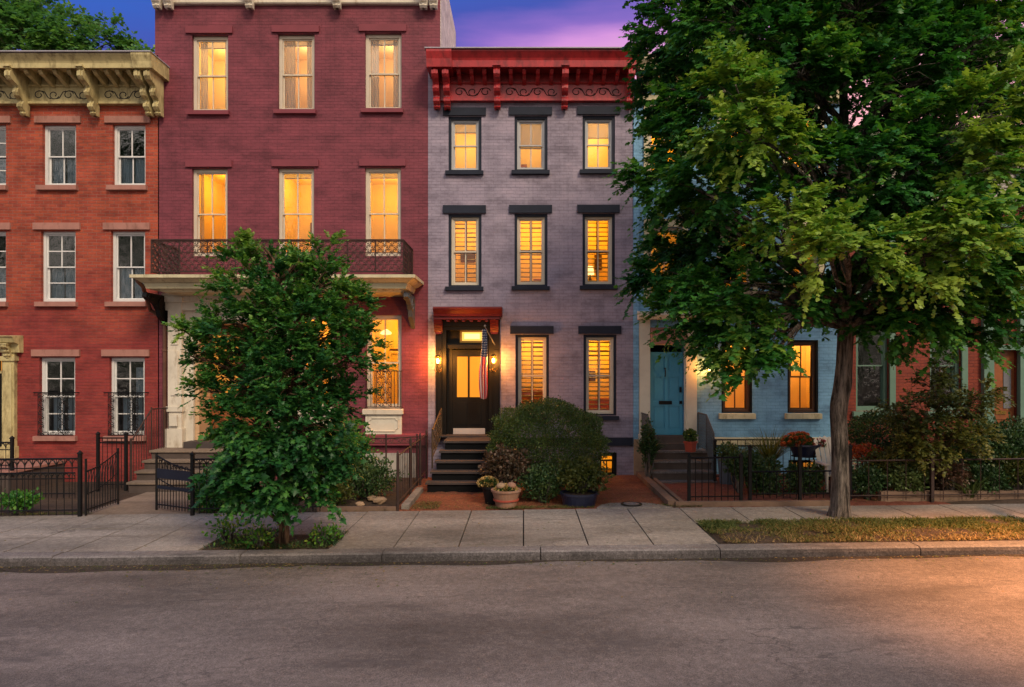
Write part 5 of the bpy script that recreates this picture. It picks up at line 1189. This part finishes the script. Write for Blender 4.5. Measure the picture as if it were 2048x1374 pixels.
shrub('garden_shrub', 'brown-green shrub under the small maple behind the low fence', 'bush', (X(1850, 13.9), 13.9, Z(930, 13.9)), (.9, .5, .42), 7500, .06, 'leaf_dark', 'leaf', tint=.6, bumpy=.25, shell=.9, ground=.1)
# small japanese maple
T4 = thing('small_maple', 'small olive-gold maple standing among the shrubs of the red house', 'tree', (X(1875, 13.4), 13.4, .1)); b4 = X(1880, 13.4)
a4 = [(b4, 13.4, 0), (b4+.03, 13.4, .5), (b4-.1, 13.4, .9), (b4-.05, 13.4, 1.5), (b4, 13.4, 2.6)]
MB().tube(a4, [.05, .045, .04, .03, .01], 7).build('trunk', 'bark_young', T4)
ce, ou, ti = grow(T4, a4, [B(1875,775,38,13.5,.2), B(1850,830,50,13.3,.25), B(1910,820,45,13.3,.3), B(1955,800,28,13.2,.5), B(1815,845,32,13.2,.45), B(1870,880,50,13.0,.5), B(1935,875,42,13.0,.6), B(1830,890,35,13.1,.55), B(1985,780,20,13.2,.6), B(1780,820,20,13.2,.3), B(1890,740,24,13.5,.3)], RN, .05, 'bark_young', 75)
P, D_, Nn, S, Tt = sprays(ce, ou, 5, 8, .26, .065, .45, ti+RN.normal(size=len(ti))*.1); foliage('crown', 'leaf_gold', P, D_, Nn, S, Tt, 'maple', T4, 1.0)

# spiky plants: arching blades from one foot
def spiky(name, label, loc, n, L, mat, width=.25, arch=.9, cat='plant', group=None, tint=.5, up=1.0):
    t = thing(name, label, cat, loc, group); a = RN.uniform(0, 6.28, n); e = RN.uniform(.2, 1.2, n)
    d = np.stack([np.cos(a)*e, np.sin(a)*e, up*np.ones(n)], 1); P = np.array(loc)+np.stack([np.cos(a), np.sin(a), 0*a], 1)*.03
    foliage('blades', mat, P, d, np.array([0, 0, 1.])+RN.normal(size=(n, 3))*.2, L*RN.uniform(.6, 1.1, n), tint+RN.normal(size=n)*.2, 'blade', t, width); return t
spiky('spiky_plant', 'grey-green spiky yucca leaves in front of the dark shrubbery, right garden', (X(1940, 13.0), 13.0, .12), 60, .62, 'leaf_dark', .5, tint=.9)
for (px, Y, lab, L, mt, zz) in ((1540, 15.2, 'wiry grey-green bush spreading over the rear railing of the blue house', .95, 'leaf_gold', .5), (1475, 15.0, 'golden green feathery plant beside the blue house steps', .6, 'leaf_gold', .5)):
    t = spiky('feathery_plant', lab, (X(px, Y), Y, zz), 240, L, mt, .22, up=.9)
    MB().tube([(X(px, Y), Y, 0), (X(px, Y), Y, zz+.1)], .03, 6).build('stem', 'bark_young', t)
spiky('spiky_plant', 'tall dark potted evergreen left of the blue door steps', (X(1298, 15.8), 15.8, .55), 260, .55, 'leaf_dark', .5, tint=.35)
shrub('vine', 'dark vine climbing the iron rail left of the blue steps', 'plant', (X(1296, 15.6), 15.6, Z(885, 15.6)), (.16, .16, .48), 1800, .06, 'leaf_dark', 'leaf', tint=.3, bumpy=.3, shell=.9, ground=.03)

for px, py, Y, rr2, mt, tn, lab in ((1480, 930, 14.0, .26, 'leaf', .45, 'bright green fern-like plant behind the blue house gate'), (1770, 930, 13.6, .34, 'leaf_gold', .5, 'olive shrub just right of the orange flower bush'), (1810, 960, 13.2, .30, 'leaf_dark', .9, 'low grey-green plant near the thin wire fence, left of the small maple'),
        (1900, 950, 13.2, .28, 'leaf_rust', .5, 'rust coloured low plant at the foot of the small maple'), (1975, 960, 13.2, .30, 'leaf', .3, 'green clump right of the spiky yucca'), (2030, 940, 13.3, .34, 'leaf_gold', .35, 'olive clump at the edging beam near the right edge'), (1735, 960, 13.3, .26, 'leaf', .35, 'small green plant beside the big trunk, behind the wire fence')):
    shrub('garden_shrub', lab, 'bush', (X(px, Y), Y, Z(py, Y)), (rr2*1.2, rr2, rr2*.9), int(9000*rr2), .06, 'leaf_dark' if mt == 'leaf' else mt, 'leaf', tint=tn, bumpy=.3, shell=.9, ground=.05)

# pots
def pot(name, label, px, Y, zb, rb, rt, h, mat, cat='flower pot', rim=.02, group=None, n=24, soil=True):
    x_ = X(px, Y); t = thing(name, label, cat, (x_, Y, zb), group)
    MB().lathe([(0,0),(rb,0),(rb+(rt-rb)*.5,h*.5),(rt,h-.04),(rt+rim,h-.035),(rt+rim,h),(rt-.02,h),(rt-.03,h-.05),(0,h-.05)], x_, Y, zb, n).build('bowl', mat, t, smooth=False)
    if soil: MB().lathe([(0,0),(rt-.03,0),(rt-.035,.012),(0,.02)], x_, Y, zb+h-.055, n).build('soil_fill', 'soil', t)
    return t
def mums(label, c, r, n, mat, cat='flowers', ls=.028, green='leaf_box'):
    t = thing('potted_mums', label, cat, (c[0], c[1], c[2]-.03)); d = unit(RN.normal(size=(n, 3))); d[:, 2] = np.abs(d[:, 2])
    k_ = 60 if n > 600 else 26
    heads = unit(RN.normal(size=(k_, 3))); heads[:, 2] = np.abs(heads[:, 2]); idx = RN.integers(0, k_, n)
    hc = np.array(c)+heads[idx]*np.array(r); dd = unit(RN.normal(size=(n, 3))+heads[idx]*.6)
    foliage('petals', mat, hc+dd*.018, dd, np.cross(dd, heads[idx])+.3*heads[idx], ls*RN.uniform(.7, 1.2, n), .3+.5*RN.random(n), 'small', t, 1.3)
    m_ = n; d = unit(RN.normal(size=(m_, 3))); d[:, 2] = np.abs(d[:, 2]); foliage('leaves', green, np.array(c)+d*np.array(r)*.88, d+RN.normal(size=d.shape)*.4, d, .04*RN.uniform(.6, 1.2, m_), .4+.2*RN.normal(size=m_), 'small', t, 1.4); return t
pY = 12.85
p0 = pot('planter_pot', 'wide weathered terracotta bowl pot with pale rim, nearest the sidewalk', 1012, pY, .0, .19, .265, .33, 'terracotta')
MB().lathe([(.236,.12),(.245,.125),(.245,.15),(.24,.155)], X(1012, pY), pY, 0, 24).build('band', 'clay', p0)
mums('pale yellow mums in the wide terracotta bowl', (X(1012, pY), pY, .31), (.20, .20, .09), 900, 'petal_yellow')
pot('planter_pot', 'dark pot half hidden behind the terracotta bowl, holding golden mums', 984, 13.2, 0, .13, .19, .33, 'iron')
mums('golden yellow mums in the dark pot by the black steps', (X(976, 13.2), 13.2, .36), (.20, .18, .13), 1000, 'petal_yellow')
for i, (dx, dy, r_, lab, mt) in enumerate(((-.09, -.06, .085, 'round pale green gourd resting in the terracotta bowl', 'rock'), (.10, -.02, .09, 'tan pumpkin resting in the terracotta bowl', 'terracotta'))):
    t = thing('gourd', lab, 'gourd', (X(1012, pY)+dx, pY+dy, .34)); cx_, cy_, cz_ = X(1012, pY)+dx, pY+dy, .40
    g_ = MB(); n_ = 24; o_ = []
    for j in range(9):
        th = math.pi*j/8; rr2 = r_*math.sin(th)
        for q in range(n_): a_ = 2*math.pi*q/n_; k_ = 1+.07*abs(math.cos(a_*4)); g_.v.append((cx_+rr2*k_*math.cos(a_), cy_+rr2*k_*math.sin(a_), cz_-r_*.75*math.cos(th)))
    for j in range(8):
        for q in range(n_): g_.f.append((j*n_+q, j*n_+(q+1) % n_, (j+1)*n_+(q+1) % n_, (j+1)*n_+q)); g_.mi.append(0)
    g_.build('body', mt, t, smooth=True); MB().tube([(cx_, cy_, cz_+r_*.65), (cx_+.01, cy_, cz_+r_*.9), (cx_+.03, cy_, cz_+r_*1.05)], .01, 5).build('stalk', 'timber', t)
pot('planter_tub', 'glazed dark blue round tub at the right end of the bed', 1158, 13.0, -.02, .30, .35, .27, 'bluepot', rim=.015)
pot('planter_pot', 'square red clay pot on the blue house landing', 1381, 15.95, .65, .12, .15, .25, 'clay', n=4)
shrub('potted_bush', 'small round green bush in the red clay pot beside the blue door', 'plant', (X(1381, 15.95), 15.95, 1.03), (.14, .13, .13), 900, .06, 'leaf_box', tint=.7, bumpy=.1, shell=.8, ground=.88)
pot('planter_box', 'dark blue planter holding orange and pink mums on the rear railing', 1608, 14.9, .70, .22, .34, .26, 'bluepot')
MB_st = thing('plant_stand', 'dark iron plant stand under the mum planter', 'plant stand', (X(1608, 14.9), 14.9, .03)); sx_ = X(1608, 14.9)
for i, (dx, dy) in enumerate(((-.2, -.15), (.2, -.15), (-.2, .15), (.2, .15))): MB().tube([(sx_+dx, 14.9+dy, .03), (sx_+dx*.8, 14.9+dy*.8, .70)], .014, 5).build('leg', 'iron', MB_st)
MB().lathe([(0,0),(.26,0),(.26,.02),(0,.02)], sx_, 14.9, .68, 16).build('top', 'iron', MB_st)
mums('mound of orange mums in the dark blue planter by the blue house', (X(1598, 14.9), 14.9, .93), (.36, .26, .26), 2600, 'petal_orange', ls=.034)
mums('small clump of pink mums at the right end of the dark blue planter', (X(1642, 14.75), 14.75, .92), (.11, .11, .14), 500, 'petal_pink', ls=.034)
for px, Y, lab, mt, rt, h in ((1538, 14.3, 'grey-blue tub behind the picket fence of the blue house', 'greypot', .20, .42), (1505, 14.6, 'dark stoneware pot of leaves by the blue house gate', 'iron', .17, .5), (1590, 14.2, 'brown clay pot near the lit basement window', 'terracotta', .13, .3), (1640, 14.3, 'small red clay pot behind the fence near the big trunk', 'clay', .11, .25), (1455, 15.2, 'grey tub beside the blue house steps', 'greypot', .22, .6)):
    pot('planter_pot', lab, px, Y, .03, rt*.75, rt, h, mt)
    shrub('potted_plant', 'leafy plant in the '+lab, 'plant', (X(px, Y), Y, h+.12), (rt*1.2, rt*1.1, .20), 700, .065, 'leaf_dark' if mt != 'clay' else 'leaf_gold', 'leaf', tint=.5, bumpy=.2, shell=.9, ground=h)
for px, Y, lab, rr2 in ((1530, 13.9, 'bushy dark plant at the middle of the blue house fence', .3), (1610, 13.9, 'low leafy plant in front of the lit basement window', .26)):
    shrub('garden_shrub', lab, 'bush', (X(px, Y), Y, .30), (rr2*1.3, rr2, .30), 2400, .06, 'leaf_dark', 'leaf', tint=.55, bumpy=.3, shell=.9, ground=.03)

# white garden chair half hidden by the big trunk
t = thing('garden_chair', 'weathered white slatted garden chair half hidden behind the big trunk', 'chair', (X(1662, 14.4), 14.4, .07)); cx_ = X(1664, 14.4); cy_ = 14.4
zt_ = .07
bk = MB()
for i in range(5):
    a0 = cx_-.25+.10*i; hh = .95+.09*math.sin(math.pi*(i+.5)/5); vs = [(a0, cy_+.02, zt_+.3), (a0+.085, cy_+.02, zt_+.3), (a0+.085, cy_+.32, zt_+hh), (a0+.042, cy_+.335, zt_+hh+.04), (a0, cy_+.32, zt_+hh)]
    bk.add(vs+[(x, y+.02, z) for x, y, z in vs], [(0,1,2,3,4), (9,8,7,6,5)]+[(q, q+5, (q+1) % 5+5, (q+1) % 5) for q in range(5)])
bk.build('backrest', 'chairwood', t); MB().box(cx_-.27, cx_+.27, cy_-.45, cy_+.05, zt_+.32, zt_+.35).build('seat', 'chairwood', t)
for s_ in (-1, 1):
    MB().box(cx_+s_*.31-.06, cx_+s_*.31+.06, cy_-.50, cy_+.22, zt_+.55, zt_+.575).build('armrest', 'chairwood', t)
    MB().box(cx_+s_*.30-.02, cx_+s_*.30+.02, cy_-.46, cy_-.38, zt_, zt_+.549).build('leg', 'chairwood', t); MB().box(cx_+s_*.30-.02, cx_+s_*.30+.02, cy_+.10, cy_+.17, zt_, zt_+.549).build('leg', 'chairwood', t)

# ------------------------------------------------------------------ fences, gates, edging
def gp(px, Y): x_ = X(px, Y); return (x_, Y, .012*x_)
A = gp(-250, 12.45); Bq = gp(160, 12.45)
fence('front_fence', 'black iron picket fence with arched top in front of the brick house', 'fence', A, Bq, 1.06, (Vector(Bq)-Vector(A)).length and ((Vector(Bq)-Vector(A)).length,), sp_=.145, top2=.17)
# open gate leaves with a swept top
def gate(label, A, B_, h0, h1, solid=None, mirror=False, name='garden_gate'):
    Lg = (Vector(B_)-Vector(A)).length; t = fence(name, label, 'gate', A, B_, max(h0, h1), (), arches=False, sp_=.085, low=.10, top2=.42, topfn=lambda q: h0+(h1-h0)*(q/Lg)**1.7)
    return t, Lg
pA = (X(168, 12.45), 12.5, -.09); pB = (X(236, 13.55), 13.55, -.09)
t, Lg = gate('open iron gate leaf swung inward beside the brick house fence', pA, pB, .80, 1.05)
sw = MB(); A_, B_2 = Vector(pA), Vector(pB)
for i in range(9): u = .05+.1*i; p_ = A_.lerp(B_2, u); zt_ = .80+.25*u**1.7; MB().tube([(p_.x, p_.y, p_.z+zt_-.42), (p_.x, p_.y+.02, p_.z+zt_-.2), (A_.lerp(B_2, min(1, u+.1)).x, A_.lerp(B_2, min(1, u+.1)).y, p_.z+zt_)], .008, 4).build('scroll', 'iron', t)
for rr2 in ring_pts(0, 0, .05, 8): pass
MB().tube([(B_2.x, B_2.y, -.09), (B_2.x, B_2.y, 1.02)], .022, 5).build('stile', 'iron', t); MB().tube([(A_.x, A_.y, -.09), (A_.x, A_.y, .95)], .022, 5).build('stile', 'iron', t)
pA = (X(385, 12.45), 12.5, -.07); pB = (X(313, 13.0), 13.0, -.08)
t, Lg = gate('open iron gate leaf with a dark solid band, in front of the maroon house stoop', pA, pB, .80, 1.03)
A_, B_2 = Vector(pA), Vector(pB); pn = MB()
for z0, z1 in ((.40, .46), (.60, .78)):
    d_ = Vector((0, .02, 0)); vs = [A_+Vector((0,0,z0)), B_2+Vector((0,0,z0)), B_2+Vector((0,0,z1)), A_+Vector((0,0,z1))]; vs = [tuple(v-d_*.4) for v in vs]+[tuple(v+d_) for v in vs]
    pn.add(vs, [(0,1,2,3),(7,6,5,4),(0,4,5,1),(1,5,6,2),(2,6,7,3),(3,7,4,0)])
pn.build('solid_band', 'navy', t); sw = MB()
for i in range(7): u = .1+.12*i; p_ = A_.lerp(B_2, u); q_ = A_.lerp(B_2, min(1, u+.22)); zt_ = .80+.23*u**1.7; MB().tube([(p_.x, p_.y, .72), (p_.lerp(q_, .4).x, p_.lerp(q_, .4).y, .72+(zt_-.72)*.75), (q_.x, q_.y, zt_-.07)], .009, 4).build('scroll', 'iron', t)
MB().tube([(B_2.x, B_2.y, -.09), (B_2.x, B_2.y, 1.0)], .024, 5).build('stile', 'iron', t)
A = gp(385, 12.42); Bq = gp(640, 12.5)
fence('front_fence', 'black iron picket fence running behind the young tree', 'fence', A, Bq, 1.02, (0,), sp_=.13, top2=.14)
A = (X(196, 15.2), 15.2, -.1); Bq = (X(252, 15.2), 15.2, -.1)
fence('areaway_railing', 'plain iron railing between the brick house wall and the maroon stoop', 'railing', A, Bq, 1.15, (Vector(Bq)-Vector(A)).length and (0, (Vector(Bq)-Vector(A)).length), arches=False, sp_=.10, top2=.10)
fence('areaway_railing', 'low iron areaway railing with arched top under the brick house windows', 'railing', (X(-200, 14.2), 14.2, -.15), (X(150, 14.2), 14.2, -.12), .55, (), arches=True, sp_=.12, top2=.12, posth=0)
# boundary rail between the maroon and lilac houses
t = thing('boundary_fence', 'rusty iron fence rail running back between the maroon and lilac houses', 'fence', (-2.33, 12.65, -.03))
r_ = MB(); r_.tube([(-2.33, 12.65, .98), (-2.33, 14.4, 1.0), (-2.33, 16.5, 1.0)], .016, 4); r_.tube([(-2.33, 12.65, .12), (-2.33, 16.5, .14)], .016, 4); r_.build('rails', 'rust_iron', t)
for y, h in ((12.65, 1.08), (14.1, 1.2), (15.4, 1.15), (16.4, 1.15)): MB().tube([(-2.33, y, -.1), (-2.33, y, h-.06), (-2.33, y, h)], [.026, .026, .006], 5).build('post', 'rust_iron', t)
k_ = MB()
for i in range(20): y = 12.8+i*.185; k_.tube([(-2.33, y, .12), (-2.33, y, 1.0 if y < 14 else 1.05)], .008, 3)
k_.build('pickets', 'rust_iron', t)
t = thing('areaway_railing', 'rusty scrolled iron railing across the plaster base of the maroon house', 'railing', (-3.2, 15.4, 0)); pm = lattice(-3.9, -2.36, .93, 1.02, 15.4, .10, .007)
pm.tube([(-3.9, 15.4, 1.04), (-3.1, 15.4, 1.02), (-2.36, 15.4, 1.06)], .014, 4); pm.tube([(-3.9, 15.4, .91), (-2.36, 15.4, .92)], .010, 4); pm.build('panel', 'rust_iron', t)
for x_ in (-3.9, -3.1, -2.4): MB().tube([(x_, 15.4, -.05), (x_, 15.4, 1.12)], .018, 4).build('post', 'rust_iron', t)
# edging
MB_ = MB().box(X(635, 12.68), -2.36, 12.63, 12.70, -.12, .04, sl=.0); t = MB_.build('edging_board', 'timber'); tag(t, 'dark timber edging board along the planting bed left of the boundary fence', 'edging')
e = MB(); v0 = [(2.72, 12.75), (2.84, 12.75), (2.84, 16.4), (2.72, 16.4)]; e.box(2.70, 2.86, 12.75, 16.4, -.1, .13); e.box(2.95, 3.03, 12.8, 15.6, -.1, .10); t = e.build('edging_kerb', 'timber'); tag(t, 'weathered timber sleeper edging beside the blue house front path', 'edging')
MB_ = MB().box(-2.28, -2.14, 12.75, 14.6, -.1, .06); t = MB_.build('edging_kerb', 'concrete'); tag(t, 'pale concrete edging strip beside the boundary fence and red mulch', 'edging')
e = MB().box(X(1350, 12.75), X(1660, 12.75), 12.68, 12.80, -.1, .10, sl=.006); t = e.build('edging_kerb', 'timber'); tag(t, 'low dark edging under the blue house picket fence', 'edging')
e = MB().box(X(1760, 13), X(2200, 13), 12.95, 13.07, -.1, .22, sl=.006); t = e.build('edging_kerb', 'timber'); tag(t, 'long dark edging beam below the right garden shrubbery', 'edging')
# rocks in the bed
labs = ['largest tan rock at the bed corner by the boundary fence', 'tan rock lying in front of the low shrubs', 'small tan rock beside the largest one', 'flat brown rock near the timber edging']
for (px, py, Y, s_), lab in zip(((760, 990, 13.2, .10), (650, 1005, 12.9, .12), (745, 985, 13.4, .08), (720, 1003, 12.85, .07)), labs):
    t = MB(); n_ = 10
    for j in range(6):
        th = math.pi*j/5
        for q in range(n_): a_ = 2*math.pi*q/n_; k_ = 1+RN.uniform(-.18, .18); t.v.append((X(px, Y)+s_*1.3*k_*math.sin(th)*math.cos(a_), Y+s_*k_*math.sin(th)*math.sin(a_), .05-s_*.7*math.cos(th)*k_))
    for j in range(5):
        for q in range(n_): t.f.append((j*n_+q, j*n_+(q+1) % n_, (j+1)*n_+(q+1) % n_, (j+1)*n_+q)); t.mi.append(0)
    tag(t.build('rock', 'rock'), lab, 'rock', 'rocks in the planting bed')
# blue house fences
A = gp(1378, 13.0); Bq = gp(1482, 13.0); Lg = (Vector(Bq)-Vector(A)).length
fence('garden_gate', 'square iron picket gate before the blue house steps', 'gate', A, Bq, .86, (0, Lg), arches=False, sp_=.125, top2=.0, posth=.06)
A = gp(1500, 13.2); Bq = gp(1700, 13.2); Lg = (Vector(Bq)-Vector(A)).length
fence('front_fence', 'low iron picket fence between the blue house gate and the big trunk', 'fence', A, Bq, .55, (0, Lg*.5, Lg), arches=False, sp_=.13, top2=.0, posth=.5)
A = (X(1430, 15.5), 15.5, .03); Bq = (X(1657, 15.5), 15.5, .03); Lg = (Vector(Bq)-Vector(A)).length
fence('areaway_railing', 'tall plain iron railing with a high top rail under the blue house windows', 'railing', A, Bq, .95, (0, Lg), arches=False, sp_=.17, top2=.14, posth=.0)
A = gp(1700, 12.9); Bq = gp(2260, 12.9); Lg = (Vector(Bq)-Vector(A)).length
fence('front_fence', 'thin rusty wire fence along the right garden, right of the big trunk', 'fence', A, Bq, .78, (1.55, 3.6), mat='rust_iron', arches=False, sp_=.36, top2=.0, posth=.18)

# ------------------------------------------------------------------ grass, weeds and litter (nobody could count these)
def grass(name, areas, n, L, mat='blade', tint=.4, kindname='stuff', lean=.7, th=-.25):
    Ps = []
    for (x0, x1, y0, y1, w) in areas:
        m_ = int(n*w); Ps.append(np.stack([RN.uniform(x0, x1, m_), y0+(y1-y0)*RN.uniform(0, 1, m_), np.zeros(m_)], 1))
    P = np.concatenate(Ps); keep = (np.sin(P[:, 0]*3.1)*np.sin(P[:, 1]*6.3+1)+np.sin(P[:, 0]*7.7+2)*.6 + RN.uniform(-.9, 1.6, len(P))) > th; P = P[keep]
    P[:, 2] = .012*P[:, 0]+.005; m_ = len(P); a = RN.uniform(0, 6.28, m_)
    d = np.stack([np.cos(a)*lean, np.sin(a)*lean, RN.uniform(.15, 1, m_)], 1)
    o = foliage(name, mat, P, d, np.array([0, 0, 1.])+RN.normal(size=(m_, 3))*.3, L*RN.uniform(.5, 1.3, m_), tint+.16*np.sin(P[:, 0]*1.7)*np.cos(P[:, 1]*4)+np.where(P[:, 1] < 11.5, np.clip((10.6-P[:, 1])*.5, -.22, .3), 0)+RN.normal(size=m_)*.22, 'blade', None, 1.6); return tag(o, None, None, kind='stuff')
tag(grass('verge_grass', [(2.98, 8.9, 10.02, 11.38, .8), (3.9, 8.2, 10.6, 11.46, .7), (5.8, 8.4, 10.5, 11.2, .3), (2.88, 3.6, 10.6, 11.44, .12), (8.7, 12, 10.1, 11.2, .3)], 36000, .075, tint=.5, th=.22), 'patchy green and tan grass on the verge around the big trunk', 'grass')
tag(grass('pit_weeds', [(-4.7, -3.9, 10.05, 11.2, .5), (-3.3, -2.8, 10.1, 11.0, .3), (-4.6, -2.8, 10.0, 10.3, .3)], 3500, .09, tint=.25, mat='leaf_dark'), 'weeds and dry grass in the dirt pit under the young tree', 'weeds')
tag(grass('bed_grass', [(-.7, 1.3, 12.64, 12.85, .6), (-2.1, -1.6, 12.7, 13.4, .2), (2.6, 3.3, 12.65, 12.85, .3), (-12, -8, 12.62, 12.75, .3), (-6, -2.4, 12.62, 12.72, .2)], 5000, .05, tint=.35), 'thin grass along the back edge of the sidewalk', 'grass')
# fallen leaves
def litter(name, label, areas, n, L, mat):
    Ps = np.concatenate([np.stack([RN.uniform(a, b, int(n*w)), c+(d-c)*RN.uniform(0, 1, int(n*w))**2, np.zeros(int(n*w))], 1) for a, b, c, d, z, w in areas]); zz = np.concatenate([np.full(int(n*w), z) for a, b, c, d, z, w in areas])
    Ps[:, 2] = .012*Ps[:, 0]+zz+.006; m_ = len(Ps); a = RN.uniform(0, 6.28, m_)
    tag(foliage(name, mat, Ps, np.stack([np.cos(a), np.sin(a), RN.normal(size=m_)*.12], 1), np.array([0, 0, 1.])+RN.normal(size=(m_, 3))*.25, L*RN.uniform(.5, 1.3, m_), RN.random(m_), 'leaf', None, 1.2), label, 'fallen leaves', kind='stuff')
litter('fallen_leaves', 'small fallen leaves and bits scattered over the gutter, sidewalk and beds', [(-12, -3, 9.66, 9.35, -.12, .9), (-3, 10, 9.66, 9.4, -.12, .4), (-12, 10, 9.66, 8, -.12, .10), (3, 9, 10, 11.4, .02, .5), (-12, 10, 10, 12.5, .0, .2), (-5.5, -1.5, 9.6, 8.6, -.12, .1), (-2.2, 2.8, 12.7, 14.4, .03, .45), (2.8, 9, 12.7, 14.5, .05, .4), (-4.6, -2.8, 10, 11.4, .02, .2)], 1500, .035, 'blade')
# leafy weeds in the pit
for (px, Y, lab, s_) in ((455, 10.3, 'tall weeds at the left of the tree pit', .26), (1010-345, 10.5, 'small weed sprig at the right of the tree pit', .12), (520, 10.05, 'low leafy weeds at the kerb below the young tree', .2), (640, 10.2, 'low clump of weeds right of the young trunk', .16)):
    shrub('weed', lab, 'weed', (X(px, Y), Y, s_*.7), (s_*1.2, s_*.8, s_), int(1100*s_), .06, 'leaf', 'leaf', tint=.6, bumpy=.3, shell=.9, ground=0)

# ------------------------------------------------------------------ the street lamp just beyond the right edge that throws the warm pool on the road
lx, ly = 7.6, 8.1
sl_ = thing('street_lamp', 'tall street lamp on the sidewalk to the right, lighting the road amber', 'street lamp', (7.95, 10.1, .1))
MB().tube([(7.95, 10.1, 0), (7.95, 10.1, .3), (7.95, 10.1, 4.6), (7.93, 9.9, 5.3), (7.8, 8.9, 5.6), (lx, ly+.1, 5.62)], [.11, .075, .06, .05, .045, .045], 12).build('pole', 'slate', sl_)
MB().lathe([(.02,.14),(.10,.10),(.24,.0),(.22,-.02),(0,0)], lx, ly, 5.58, 20).build('lamp_head', 'slate', sl_)
MB().lathe([(0,-.07),(.10,-.05),(.15,0),(.0,.01)], lx, ly, 5.55, 16).build('lamp_glass', 'lampshade', sl_)
l = bpy.data.lights.new('street_light', 'SPOT'); l.energy = 4800; l.color = (1, .40, .11); l.shadow_soft_size = .12; l.spot_size = R(84); l.spot_blend = .8
o = bpy.data.objects.new('street_light', l); C.objects.link(o); o.location = (lx, ly, 5.42); o.parent = sl_; o.matrix_parent_inverse = PINV(sl_)

# ------------------------------------------------------------------ trees on the other side of the street, behind the camera (the window panes mirror them)
for i, (tx, ty, hh) in enumerate(((-37, -14, 19), (-29.5, -15, 21), (-21, -14, 17), (25, -14, 15))):
    t = thing('street_tree', ['tall tree far across the street, farthest down the hill', 'tallest tree across the street, second down the hill', 'tree across the street, third from the bottom of the hill', 'tree across the street on the uphill side'][i], 'tree', (tx, ty, 0), 'trees across the street')
    ax_ = [(tx, ty, -.6), (tx, ty, 1.5), (tx+.1, ty, 3.5), (tx, ty, hh*.6), (tx, ty, hh*.9)]
    MB().tube(ax_, [.22, .18, .16, .1, .03], 8).build('trunk', 'bark', t)
    bb = [((tx+RN.uniform(-3.6, 3.6), ty+RN.uniform(-2, 2), RN.uniform(1.6, hh)), RN.uniform(1.1, 1.8), .3) for _ in range(30)]
    ce, ou, ti = grow(t, ax_, bb, RN, .12, 'bark', 3, zmin=2.4)
    P, D_, Nn, S, Tt = sprays(ce, ou, 7, 8, .8, .24, .4, ti+RN.normal(size=len(ti))*.1); foliage('crown', 'leaf', P, D_, Nn, S, Tt, 'small', t, 1.5)
